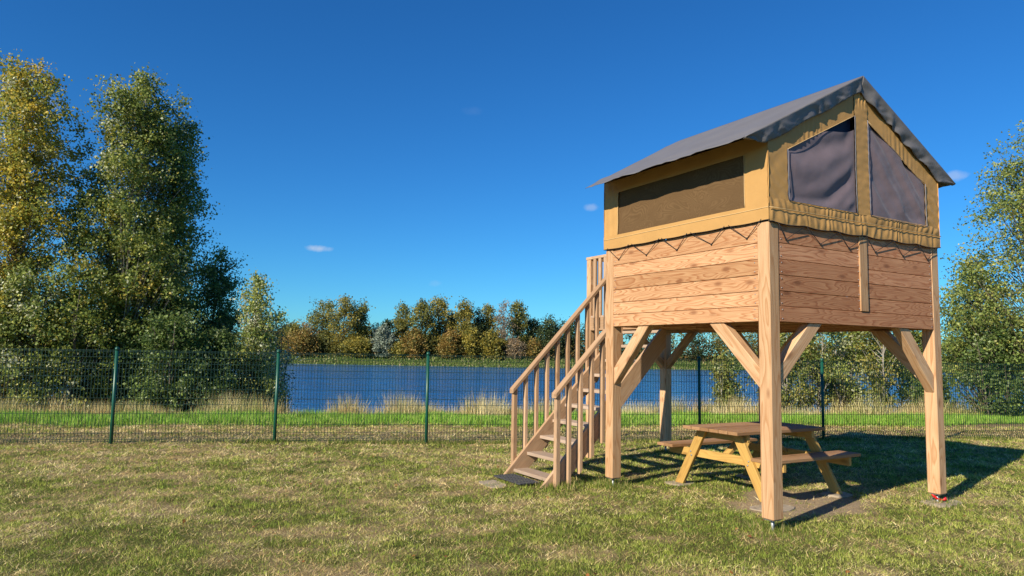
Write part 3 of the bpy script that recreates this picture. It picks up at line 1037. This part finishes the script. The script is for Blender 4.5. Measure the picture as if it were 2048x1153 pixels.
ZJ = [1.925, 2.072, 2.216, 2.370, 2.520, 2.675, 2.875]
GAP = .005
for k in range(6):
    z0, z1 = ZJ[k] + GAP / 2, ZJ[k + 1] - GAP / 2
    zc, hgt = (z0 + z1) / 2, z1 - z0
    d = 0.0 if k else -.006
    # side by the stairs (v = 0) and the opposite side
    timber('plank', W_PLANK, cab, (.026 + d + .0015 * ((k * 7) % 3 - 1), w_ + .001, zc), (.026 + d, L - w_ - .001, zc), (1, 0, 0), .034, hgt, .003)
    timber('plank', W_PLANK, cab, (W - .026 - d, w_ + .001, zc), (W - .026 - d, L - w_ - .001, zc), (1, 0, 0), .034, hgt, .003)
    # gable walls
    if k == 0:
        timber('rim_plank', W_GABLE, cab, (w_ + .001, .022, zc), (W - w_ - .001, .022, zc), (0, 1, 0), .04, hgt, .003)
        timber('rim_plank', W_PLANK, cab, (w_ + .001, L - .022, zc), (W - w_ - .001, L - .022, zc), (0, 1, 0), .04, hgt, .003)
    else:
        for (a, b) in ((w_ + .001, 1.4), (1.485, W - w_ - .001)):
            timber('plank', W_GABLE, cab, (a, .0225 + .0015 * ((k * 5) % 3 - 1), zc), (b, .0225, zc), (0, 1, 0), .034, hgt, .003)
        for (a, b) in ((w_ + .001, 1.0), (1.88, W - w_ - .001)):
            timber('plank', W_PLANK, cab, (a, L - .040, zc), (b, L - .040, zc), (0, 1, 0), .034, hgt, .003)
scr_bm = bmesh.new()
bmesh.ops.create_uvsphere(scr_bm, u_segments=6, v_segments=4, radius=.0065)
scr_me = bm_mesh('screw', scr_bm, True)
for pl in [o for o in cab.children if o.name.split('.')[0] in ('plank', 'rim_plank')]:
    mb = pl.matrix_basis; X_ = mb.col[0].to_3d(); P_ = mb.col[3].to_3d()
    ln = max(v.co.x for v in pl.data.vertices); hg = max(v.co.z for v in pl.data.vertices)
    on_side = abs(X_.y) > .5
    if on_side and P_.x < 1: n_ = Vector((-1, 0, 0)); dpt = .0165
    elif not on_side and P_.y < 1: n_ = Vector((0, -1, 0)); dpt = .0165 if pl.name.startswith('plank') else .0195
    else: continue
    for t in (.035, ln - .035):
        for q in (-.6, .6):
            link('screw', scr_me, M_STEEL, pl, mtx=mb.inverted() @ Matrix.Translation(P_ + X_ * t + Vector((0, 0, q * hg)) + n_ * dpt))
timber('wall_stud', W_POST, cab, (1.442, .018, 2.076), (1.442, .018, 2.862), (1, 0, 0), .128, .052, .004)
for v in (1.03, 1.85):
    timber('door_post', W_POST, cab, (v, L - .03, 2.13), (v, L - .03, 3.7), (1, 0, 0), .06, .06, .004)
timber('door', W_PLANK, cab, (1.44, L - .04, 2.14), (1.44, L - .04, 3.66), (1, 0, 0), .74, .035, .004)
# floor
for k in range(5):
    v = .30 + k * (W - .6) / 4
    timber('floor_joist', W_PLANK, cab, (v, .06, 2.01), (v, L - .06, 2.01), (1, 0, 0), .06, .13, .004)
for k in range(17):
    u = .12 + k * (L - .24) / 16
    timber('floor_board', W_PLANK, cab, (.05, u, 2.092), (W - .05, u, 2.092), (0, 1, 0), .134, .028, .002)
for u in (.085, L - .085):
    timber('floor_beam', W_POST, cab, (w_, u, 1.995), (W - w_, u, 1.995), (0, 1, 0), .08, .11, .004)

# braces : thick squared timbers, ends cut to the post and to the beam
BT = .10


def brace(P, Q, side, cutP, cutQ, wdt=.135, th=BT):
    timber('brace', W_POST, cab, P, Q, side, th, wdt, .006, cutP, cutQ)


ZU = ZF + .004
cA = .064 + .006
# A
brace((cA, .142, 1.385), (cA, .69, ZU), (1, 0, 0), (0, 1, 0), UPV)
brace((.142, cA, 1.405), (.69, cA, ZU), (0, 1, 0), (1, 0, 0), UPV)
# B
brace((W - .142, cA, 1.325), (2.17, cA, ZU), (0, 1, 0), (1, 0, 0), UPV)
brace((W - cA, .142, 1.385), (W - cA, .69, ZU), (1, 0, 0), (0, 1, 0), UPV)
# C
brace((cA, L - .142, 1.33), (cA, 1.79, ZU), (1, 0, 0), (0, 1, 0), UPV)
# D
brace((W - cA, L - .142, 1.385), (W - cA, L - .69, ZU), (1, 0, 0), (0, 1, 0), UPV)
brace((W - .142, L - cA, 1.385), (W - .69, L - cA, ZU), (0, 1, 0), (1, 0, 0), UPV)

# landing behind the back gable
LU, LV0, LZ = 4.50, 1.20, 2.15
timber('landing_post', W_POST, cab, (W - .07, LU - .07, ZB), (W - .07, LU - .07, 3.06), (1, 0, 0), .14, .14, .008)
timber('landing_post', W_POST, cab, (LV0 + .05, LU - .05, -.05), (LV0 + .05, LU - .05, 3.06), (1, 0, 0), .10, .10, .006)
link('steel_foot', foot_me, M_STEEL, cab, (W - .07, LU - .07, 0))
for (v0, u0, v1, u1, sd) in ((LV0 + .02, L + .01, LV0 + .02, LU - .10, (1, 0, 0)), (W - .02, L + .01, W - .02, LU - .14, (1, 0, 0))):
    timber('landing_rim', W_STAIR, cab, (v0, u0, 2.05), (v1, u1, 2.05), sd, .04, .20, .004)
timber('landing_rim', W_STAIR, cab, (LV0 + .10, LU - .02, 2.05), (W - .14, LU - .02, 2.05), (0, 1, 0), .04, .20, .004)
for k in range(13):
    v = LV0 + .07 + k * .128
    timber('deck_board', W_TREAD, cab, (v, L + .005, LZ - .014 + .028), (v, LU - .045, LZ + .014), (1, 0, 0), .12, .028, .003)
brace((W - .14, LU - .07, 1.43), (W - .69, LU - .07, 1.945), (0, 1, 0), (1, 0, 0), UPV, .10, .10)
brace((W - .07, LU - .14, 1.43), (W - .07, LU - .69, 1.945), (1, 0, 0), (0, 1, 0), UPV, .10, .10)
RZ = 3.085
timber('guard_rail', W_STAIR, cab, (LV0 + .05, LU + .02, RZ), (LV0 + .05, 3.60, RZ), (1, 0, 0), .10, .045, .005)
timber('guard_rail', W_STAIR, cab, (LV0 + .10, LU - .05, RZ), (W + .02, LU - .05, RZ), (0, 1, 0), .10, .045, .005)
timber('guard_rail', W_STAIR, cab, (W - .07, LU - .10, RZ), (W - .07, L + .01, RZ), (1, 0, 0), .10, .045, .005)
for u in np.arange(LU - .20, 3.72, -.13):
    timber('baluster', W_STAIR, cab, (LV0 + .02, u, 1.98), (LV0 + .02, u, RZ - .023), (1, 0, 0), .04, .06, .003)
for v in np.arange(LV0 + .24, W - .15, .14):
    timber('baluster', W_STAIR, cab, (v, LU - .03, 1.98), (v, LU - .03, RZ - .023), (1, 0, 0), .06, .04, .003)
for u in np.arange(L + .15, LU - .2, .14):
    timber('baluster', W_STAIR, cab, (W - .04, u, 1.98), (W - .04, u, RZ - .023), (1, 0, 0), .04, .06, .003)


# ---- canvas
def grid_part(name, mat, parent, fn, nu, nv, keep=None, solid=0.0):
    """fn(s,t) -> local point; s,t in 0..1"""
    S, T = np.meshgrid(np.linspace(0, 1, nu + 1), np.linspace(0, 1, nv + 1))
    P = fn(S, T)
    V = np.stack(P, -1).reshape(-1, 3)
    ii = np.arange((nu + 1) * (nv + 1)).reshape(nv + 1, nu + 1)
    q = np.stack([ii[:-1, :-1], ii[:-1, 1:], ii[1:, 1:], ii[1:, :-1]], -1).reshape(-1, 4)
    me = np_mesh(name, V, 4, q, True)
    o = link(name, me, mat, parent)
    if solid:
        m = o.modifiers.new('thickness', 'SOLIDIFY'); m.thickness = solid; m.offset = 0
    return o


ER_Z, RI_Z, EV, EVR = 3.607, 4.566, -.36, W + .30
SL = (RI_Z - ER_Z) / (W / 2 - EV)


def rake(v):
    return RI_Z - SL * np.abs(v - W / 2)


CB = 2.878                                      # lower hem of the canvas


def side_wr(u, z):
    return (fbm(u * 3.0 + z * 4, z * 2.5 - u, 201, 3) - .5) * .018


# side wall by the stairs : band below, columns, strip above, window between
WU0, WU1, WZ0, WZ1 = .272, 2.215, 3.035, 3.56


def side_panel(u0, u1, z0, z1, nu, nv, wr=1.0, droop=0.0, x0=-.012, mat=M_CANVAS, name='canvas_panel', taut=0.0):
    def fn(S, T):
        u = u0 + (u1 - u0) * S; z = z0 + (z1 - z0) * T
        z = z - droop * (1 - T) * np.abs(np.sin((u - .02) * math.pi / .485)) * .6
        x = x0 - side_wr(u, z) * wr - .004 * wr * np.sin(u * 60 + 4 * fbm(u * 2, z * 2, 5, 2)) * taut
        return x, u, z
    return grid_part(name, mat, cab, fn, nu, nv)


side_panel(-.02, L + .014, CB, WZ0 - .035, 90, 10, 1.0, .016, -.018)
side_panel(-.02, L + .014, WZ0 - .037, WZ0 + .004, 60, 2, 1.0, 0, -.0175)
side_panel(-.02, WU0, WZ0, 3.72, 16, 30)
side_panel(WU1, L + .014, WZ0, 3.72, 16, 30, taut=.6)
side_panel(WU0 - .004, WU1 + .004, WZ1, 3.72, 60, 8, x0=-.014)
side_panel(WU0 - .01, WU1 + .01, WZ0 - .01, WZ1 + .01, 60, 20, 1.6, 0, .002, M_SCREEN_SIDE, 'window_screen')
# seam and hem cords on the side wall
for (z, r_) in ((WZ0 - .036, .0035), (CB + .004, .004)):
    bm = bmesh.new()
    uu = np.linspace(-.02, L + .014, 40)
    zz_ = z - (.016 * .6 * np.abs(np.sin((uu - .02) * math.pi / .485)) if z < 2.9 else 0)
    xx_ = -.0195 - side_wr(uu, zz_ + 0 * uu)
    tube_bm(bm, [(a, b, c_) for a, b, c_ in zip(xx_, uu, zz_ + 0 * uu)], r_, 5)
    link('seam', bm_mesh('seam', bm), M_PIPING if z > 2.9 else M_CORD, cab)
for u in (WU0 - .004, WU1 + .004):
    bm = bmesh.new()
    zz_ = np.linspace(WZ0, WZ1, 12)
    tube_bm(bm, [(-.016 - float(side_wr(np.array([u]), np.array([z]))[0]), u, z) for z in zz_], .0035, 5)
    link('seam', bm_mesh('seam', bm), M_PIPING, cab)

# gable wall facing the lawn
def gable_u(v, z):
    return -.012 - (fbm(v * 3.2 - z * 3, z * 3.0 + v, 301, 3) - .5) * .016


def gab(name, mat, v0, v1, zlo, zhi, nu, nv, ext=None, off=0.0, solid=0.0):
    def fn(S, T):
        v = v0 + (v1 - v0) * S
        a = zlo(v) if callable(zlo) else np.full_like(v, zlo)
        b = zhi(v) if callable(zhi) else np.full_like(v, zhi)
        z = a + (b - a) * T
        u = gable_u(v, z) + off
        if ext is not None: u = u + ext(v, z, T)
        return v, u, z
    return grid_part(name, mat, cab, fn, nu, nv)


def gather(v, z, T):                            # ruched lower band
    ph = v * 70 + 26 * fbm(v * 4, z * 1.5, 77, 3) + (z - 3.0) * 5
    env = np.sin(np.clip(T, 0, 1) * math.pi) * .7 + .3
    return -.007 * env - .0042 * np.sin(ph) * env * (.35 + 1.1 * vnoise(v * 5, z * 0 + 2.0, 76)) - .010 * (fbm(v * 9, z * 9, 78, 2) - .5)


def band_lo(v):
    return CB - .012 - .018 * np.abs(np.sin((v - .02) * math.pi / .475))


SEAM_Z = lambda v: 2.998 - .006 * np.sin(v * 2.2)
gab('canvas_panel', M_CANVAS, -.02, W + .02, band_lo, SEAM_Z, 300, 12, gather, -.006)
gab('canvas_panel', M_CANVAS, -.02, W + .02, SEAM_Z, 3.10, 300, 8, gather)


def colwr(v, z, T):                             # side columns pulled into slanting folds
    return -.004 * np.sin(z * 48 + v * 30 + 4 * fbm(v * 5, z * 5, 79, 2)) * sstep(3.7, 3.25, z)


WR1 = (.268, 1.338); WR2 = (1.562, 2.606)
top1 = lambda v: 3.598 + (v - .268) * (4.132 - 3.598) / (1.338 - .268)
top2 = lambda v: 4.121 - (v - 1.562) * (4.121 - 3.571) / (2.606 - 1.562)
gab('canvas_panel', M_CANVAS, -.02, WR1[0], 3.085, rake, 24, 50, colwr)
gab('canvas_panel', M_CANVAS, WR2[1], W + .02, 3.085, rake, 30, 60, lambda v, z, T: 1.6 * colwr(v, z, T))


def mid_wr(v, z, T):
    e = np.minimum(v - WR1[1], WR2[0] - v) / .11
    return -.006 - .0018 * np.sin(z * 80 + 6 * fbm(z * 3, v, 85, 2)) * np.clip(1 - e, 0, 1) - .012 * np.sin(v * 120) * sstep(4.2, 4.5, z)


gab('canvas_panel', M_CANVAS, WR1[1], WR2[0], 3.085, rake, 30, 90, mid_wr)


def topwr(v, z, T):
    puck = np.exp(-((v - .62) / .20) ** 2) + np.exp(-((v - 2.15) / .22) ** 2)
    return -.0035 * np.sin(v * 85 + 5 * fbm(v * 6, z, 86, 2)) * puck * (1 - T)


gab('canvas_panel', M_CANVAS, WR1[0] - .002, WR1[1] + .002, top1, rake, 80, 14, topwr, .002)
gab('canvas_panel', M_CANVAS, WR2[0] - .002, WR2[1] + .002, top2, rake, 80, 14, topwr, .002)
gab('window_screen', M_SCREEN_BLUE, WR1[0] - .01, WR1[1] + .01, 3.075, lambda v: top1(v) + .02, 20, 12, None, .05)
gab('window_screen', M_SCREEN_BLUE, WR2[0] - .01, WR2[1] + .01, 3.075, lambda v: top2(v) + .02, 20, 12, None, .05)


def swag1(v, z, T):
    p = (v - WR1[0]) / (WR1[1] - WR1[0])
    d = (top1(v) - z)
    ph = (d + .55 * (p - .35) ** 2 - .42 * p) * 13 + 3.5 * fbm(v * 1.6, z * 1.6, 82, 2)
    f1 = np.sin(ph) * .017 * (1 - .45 * T) + .006 * np.sin(ph * 2.1 + 1.3 + p * 4)
    return f1 * np.clip(np.minimum(p, 1 - p) * 9, 0, 1) * np.clip(T * 8, 0, 1)


def swag2(v, z, T):
    p = (v - WR2[0]) / (WR2[1] - WR2[0])
    ph = ((z - 3.1) * .9 + p * 1.25 + .8 * p * p * (z - 3.1)) * 11 + 3.5 * fbm(v * 1.6, z * 1.6, 83, 2)
    f1 = .013 * np.sin(ph) + .005 * np.sin(ph * 2.3 + z * 5)
    return f1 * np.clip(np.minimum(p, 1 - p) * 9, 0, 1) * np.clip(T * 8, 0, 1)


def cur_top1(v):
    p = (v - WR1[0]) / (WR1[1] - WR1[0])
    return top1(v) - .15 * sstep(.45, 1.0, p)


gab('window_curtain', M_CURTAIN, WR1[0] - .006, WR1[1] + .006, 3.08, cur_top1, 70, 50, swag1, .008)
gab('window_curtain', M_CURTAIN, WR2[0] - .006, WR2[1] + .006, 3.08, lambda v: top2(v) + .006, 70, 50, swag2, .008)


def piping(pts, mat, r_=.0036, off=-.008):
    bm = bmesh.new()
    P = []
    for (a, b) in zip(pts[:-1], pts[1:]):
        for t in np.linspace(0, 1, 14)[:-1]:
            P.append((a[0] + (b[0] - a[0]) * t, a[1] + (b[1] - a[1]) * t))
    P.append(pts[-1])
    tube_bm(bm, [(v, float(gable_u(np.array([v]), np.array([z]))[0]) + off, z) for v, z in P], r_, 5)
    link('seam', bm_mesh('seam', bm), mat, cab)


piping([(WR1[0], top1(WR1[0])), (WR1[0], 3.094), (WR1[1], 3.094)], M_HEM, off=-.012)
piping([(WR1[0], top1(WR1[0])), (WR1[1], top1(WR1[1]))], M_PIPING, .003)
piping([(WR1[1], 3.094), (WR1[1], top1(WR1[1]))], M_HEM, .003, -.010)
piping([(WR2[0], top2(WR2[0])), (WR2[0], 3.088), (WR2[1], 3.086), (WR2[1], top2(WR2[1]))], M_HEM, off=-.012)
piping([(WR2[0], top2(WR2[0])), (WR2[1], top2(WR2[1]))], M_PIPING, .003)
piping([(-.02, 2.998), (W + .02, 2.998)], M_PIPING, .004, -.022)
bm = bmesh.new()
vv = np.linspace(-.02, W + .02, 60)
tube_bm(bm, [(a, -.022, b) for a, b in zip(vv, band_lo(vv) + .003)], .005, 5)
link('seam', bm_mesh('seam', bm), M_CORD, cab)

# other two canvas walls
grid_part('canvas_panel', M_CANVAS, cab, lambda S, T: (W + .018 + side_wr(S * L, T), -.02 + (L + .034) * S, CB + (3.72 - CB) * T), 40, 14)
for (a, b) in ((-.02, 1.0), (1.88, W + .02)):
    grid_part('canvas_panel', M_CANVAS, cab, lambda S, T, a=a, b=b: (a + (b - a) * S, L + .016 + side_wr(S, T), CB + (rake(a + (b - a) * S) - CB) * T), 20, 14)
grid_part('canvas_panel', M_CANVAS, cab, lambda S, T: (1.0 + .88 * S, L + .016 + side_wr(S, T), 3.66 + (rake(1.0 + .88 * S) - 3.66) * T), 20, 10)

# tent frame under the roof
timber('ridge_pole', W_POST, cab, (W / 2, .0, RI_Z - .075), (W / 2, L + .40, RI_Z - .075), (1, 0, 0), .05, .08, .004)
for u in (.04, L / 2, L - .04):
    for sgn in (-1, 1):
        e = 0.02 if sgn < 0 else W - .02
        timber('rafter', W_POST, cab, (e, u, float(rake(np.array(e))) - .07), (W / 2, u, RI_Z - .07), (0, 1, 0), .045, .06, .004)

# roof
def roof(side):
    def fn(S, T):                               # S along the ridge, T from ridge to eave
        e = EV if side < 0 else EVR
        v = W / 2 + (e - W / 2) * T
        uf = -.070; ub = 2.93 + (2.42 - 2.93) * T ** .8
        u = uf + (ub - uf) * S
        z = rake(v)
        fr = sstep(.0, .07, S)
        z = z - .014 * np.sin(np.clip((u - .04) / (L - .08), 0, 1) * 2 * math.pi) ** 2 * np.sin(T * math.pi)
        z = z + (fbm(u * 2.4, v * 1.8, 401, 3) - .5) * .010 * (.3 + T) * fr
        z = z - .010 * sstep(.84, 1.0, T) * np.sin(u * 4.6 + 1) ** 2 * fr
        z = z + .014 * sstep(.78, .83, T) * (1 - sstep(.84, .92, T)) * fr
        z = z + (vnoise(u * 14, T * 0 + 3.0, 405) - .5) * .012 * sstep(.93, 1.0, T) * fr
        z = z - .05 * sstep(.9, 1.0, S) * (1 - T) * .4
        return v, u, z
    return grid_part('roof_sheet', M_TARP, cab, fn, 70, 40, solid=.005)


roof(-1); roof(1)


def valance(side):
    e = EV if side < 0 else EVR

    def fn(S, T):
        v = W / 2 + (e - W / 2) * S
        zt = rake(v) + .002
        zb = np.maximum(zt - .168 - .010 * np.sin(v * 9), rake(np.array(e)) - .012)
        z = zt + (zb - zt) * T
        ph = v * 21 + 22 * fbm(v * 1.6, T * .5, 402, 3) + T * 3 * side
        amp = .3 + 1.2 * vnoise(v * 3.1, T * 0 + 1.0, 403)
        u = -.072 + T * .040 - .012 * T * np.sin(ph) * amp - .020 * np.sqrt(T) * (np.abs(fbm(v * 15 + T * 4 * side, T * 1.5, 404, 2) - .5) * 2)
        return v, u, z
    return grid_part('roof_valance', M_TARP, cab, fn, 110, 10, solid=.004)


valance(-1); valance(1)

# elastic cords and knobs
knob_bm = bmesh.new()
bmesh.ops.create_uvsphere(knob_bm, u_segments=8, v_segments=6, radius=.011)
knob_me = bm_mesh('cord_knob', knob_bm, True)
for (a, h0, b) in ((2.407, 2.222, 2.007), (1.953, 1.723, 1.48), (1.439, 1.226, 1.044), (.992, .724, .521), (.469, .264, .064)):
    bm = bmesh.new()
    tube_bm(bm, [(-.026, a, 2.892), (.004, h0 + .008, 2.740)], .0036, 5)
    tube_bm(bm, [(.004, h0 - .008, 2.740), (-.026, b, 2.892)], .0036, 5)
    c_ = link('elastic_cord', bm_mesh('elastic_cord', bm), M_CORD, cab)
    link('cord_knob', knob_me, M_CORD, c_, (.004, h0, 2.736))
for (a, h0, b) in ((.105, .243, .479), (.525, .757, 1.006), (1.02, 1.212, 1.455), (1.475, 1.663, 1.94), (1.955, 2.162, 2.412), (2.43, 2.635, 2.80)):
    bm = bmesh.new()
    tube_bm(bm, [(a, -.028, 2.856), (h0 - .008, -.001, 2.720)], .0036, 5)
    tube_bm(bm, [(h0 + .008, -.001, 2.720), (b, -.028, 2.856)], .0036, 5)
    c_ = link('elastic_cord', bm_mesh('elastic_cord', bm), M_CORD, cab)
    link('cord_knob', knob_me, M_CORD, c_, (h0, -.001, 2.716))

# ------------------------------------------------------------------ staircase
st = thing('staircase', 'open wooden staircase with two balustrades climbing beside the cabin', 'stairs', HUT, ROTZ)
SLO = 1.03
for uc in (2.718, 3.622):
    # stringer from the ground to the landing
    v0, v1 = -.600, LV0 + .005
    zc = lambda v: .605 + v * SLO + .02
    va = -.605 / SLO - .02
    timber('stringer', W_STAIR, st, (va, uc, 0.0), (v1, uc, zc(v1)), (0, 1, 0), .045, .225, .004, UPV, (1, 0, 0))
for k in range(10):
    z = .085 + .205 * k; v = -.62 + .2 * k
    timber('tread', W_TREAD, st, (v + .115, 2.742, z - .02), (v + .115, 3.598, z - .02), (1, 0, 0), .225, .04, .004)
for (uc, sgn) in ((2.664, -1), (3.676, 1)):
    # handrail
    zr_ = lambda v: 1.718 + v * 1.02
    vend = LV0 if sgn > 0 else .16
    timber('handrail', W_STAIR, st, (-.625, uc, zr_(-.625)), (vend, uc, zr_(vend)), (0, 1, 0), .095, .045, .006, (1, 0, 0), (1, 0, 0))
    n_b = 11
    for k in range(n_b):
        v = -.572 + k * .169
        if v > (LV0 - .02 if sgn > 0 else .15): break
        name = 'newel' if k == 0 else 'baluster'
        zb_ = -.02 if k == 0 else max(.0, v * SLO + .40)
        timber(name, W_STAIR, st, (v, uc, zb_), (v, uc, zr_(v) - .033), (1, 0, 0), .058 if k == 0 else .046, .062, .004, None if k == 0 else (-SLO, 0, 1), (-1.02, 0, 1))
timber('newel', W_STAIR, st, (LV0 + .05, 3.676, 2.18), (LV0 + .05, 3.676, RZ - .023), (1, 0, 0), .09, .075, .004)

# ------------------------------------------------------------------ picnic table
pt = thing('picnic_table', 'yellowish treated pine picnic table with two fixed benches under the cabin', 'picnic table', HUT, ROTZ)
T0, T1, TC = .78, 2.31, 1.535
for k in range(6):
    u = TC - .425 + .0708 + k * .1417
    timber('tabletop_board', W_TTOP, pt, (T0, u, .732), (T1, u, .732), (0, 1, 0), .134, .038, .004)
for sg in (-1, 1):
    for q in (0, 1):
        u = TC + sg * (.60 + .0705 + q * .141)
        timber('bench_board', W_TTOP, pt, (T0, u, .482), (T1, u, .482), (0, 1, 0), .134, .036, .004)
bolt_bm = bmesh.new()
bmesh.ops.create_uvsphere(bolt_bm, u_segments=8, v_segments=6, radius=.011)
bolt_me = bm_mesh('bolt', bolt_bm, True)
for (vf, dd) in ((1.0, -1), (2.12, 1)):
    timber('bench_bearer', W_TABLE, pt, (vf, TC - .87, .415), (vf, TC + .87, .415), (1, 0, 0), .044, .095, .004)
    timber('top_bearer', W_TABLE, pt, (vf, TC - .39, .667), (vf, TC + .39, .667), (1, 0, 0), .044, .09, .004)
    for sg in (-1, 1):
        lg = timber('leg', W_TABLE, pt, (vf + dd * .045, TC + sg * .655, .02), (vf + dd * .045, TC + sg * .262, .711), (1, 0, 0), .044, .118, .004, UPV, UPV)
        for t in (.50, .565):
            uu_ = .655 + (.262 - .655) * (t + .02)
            link('bolt', bolt_me, M_STEEL, lg, mtx=lg.matrix_basis.inverted() @ Matrix.Translation((vf + dd * .068, TC + sg * (uu_ + (.02 if t > .52 else -.02)), t * .69 + .04)))
    timber('diagonal_brace', W_TABLE, pt, (vf - dd * .03, TC, .415), (vf - dd * .45, TC, .711), (0, 1, 0), .09, .044, .004, UPV, UPV)
timber('top_bearer', W_TABLE, pt, (1.56, TC - .39, .69), (1.56, TC + .39, .69), (1, 0, 0), .044, .044, .003)


# ------------------------------------------------------------------ small things on the ground
def slab(name, label, cat, v, u, lx, ly, rot, mat, h=.02, seed=1, group=None, irregular=.12):
    r_ = random.Random(seed)
    p = hut_w(v, u)
    gz = float(height(np.array([p.x]), np.array([p.y]))[0])
    bm = bmesh.new()
    n_ = 14
    lo, hi = [], []
    for i in range(n_):
        a = 2 * math.pi * i / n_
        c_, s_ = math.cos(a), math.sin(a)
        k = 1 / max(abs(c_), abs(s_)) ** .85 * (1 + r_.uniform(-irregular, irregular))
        lo.append(bm.verts.new((c_ * k * lx / 2, s_ * k * ly / 2, -.08)))
        hi.append(bm.verts.new((c_ * k * lx / 2 * .985, s_ * k * ly / 2 * .985, h + r_.uniform(-.003, .003))))
    for i in range(n_):
        bm.faces.new((lo[i], lo[(i + 1) % n_], hi[(i + 1) % n_], hi[i]))
    bm.faces.new(hi)
    bmesh.ops.recalc_face_normals(bm, faces=bm.faces)
    bmesh.ops.bevel(bm, geom=[e for e in bm.edges if e.verts[0] in hi and e.verts[1] in hi], offset=.004, segments=1, affect='EDGES')
    o = link(name, bm_mesh(name, bm), mat, None, (p.x, p.y, gz))
    o.rotation_euler = (0, 0, rot)
    return tag(o, label, cat, group)


slab('concrete_footing', 'flat concrete footing under the far corner post with red plastic', 'footing', W - .02, .05, .44, .32, ROTZ + .1, M_CONC, .024, 2, 'concrete footings')
slab('concrete_footing', 'small concrete footing under the table leg nearest the stairs', 'footing', .97, TC + .66, .34, .24, ROTZ, M_CONC, .018, 3, 'concrete footings')
slab('concrete_footing', 'small concrete footing under the far table leg by the fence', 'footing', 2.16, TC + .66, .30, .22, ROTZ, M_CONC, .02, 4, 'concrete footings')
slab('concrete_footing', 'small concrete footing under the bench leg in the sunlit bare earth', 'footing', 2.16, TC - .66, .32, .24, ROTZ, M_CONC, .02, 5, 'concrete footings')
slab('concrete_footing', 'flat concrete footing behind the thick near post, under a table leg', 'footing', .86, .72, .50, .32, ROTZ, M_CONC, .012, 6, 'concrete footings')
slab('paving_slab', 'pale paving slab sunk in the lawn before the stair foot', 'slab', -1.18, 3.14, .28, .46, ROTZ - .1, M_CONC, .014, 7, None, .12)
mt = thing('doormat', 'dark rubber grid mat lying on the grass at the stair foot', 'mat', hut_w(-.84, 3.16, .04), ROTZ)
for k in range(7):
    timber('mat_bar', M_GRATE, mt, (-.132 + k * .044, -.33, 0), (-.132 + k * .044, .31, 0), (1, 0, 0), .016, .018, .002)
for k in range(7):
    timber('mat_cross_bar', M_GRATE, mt, (-.14, -.32 + k * .104, .0015), (.14, -.32 + k * .104, .0015), (0, 1, 0), .014, .014, .002)
# curled red plastic strip
bm = bmesh.new()
pts = [(-.10, -.02, .105), (-.075, -.02, .07), (-.04, -.015, .04), (.0, .03, .022), (.045, .03, .03), (.075, .02, .05)]
tube_bm(bm, pts, .017, 8, .021)
p = hut_w(W - .05, .05)
o = link('red_plastic_hook', bm_mesh('red_plastic_hook', bm), M_RED, None, (p.x, p.y, .022))
o.scale = (.8, .8, .8)
o.rotation_euler = (0, 0, -.45)
tag(o, 'curled red plastic piece lying under the far corner post', 'plastic piece')
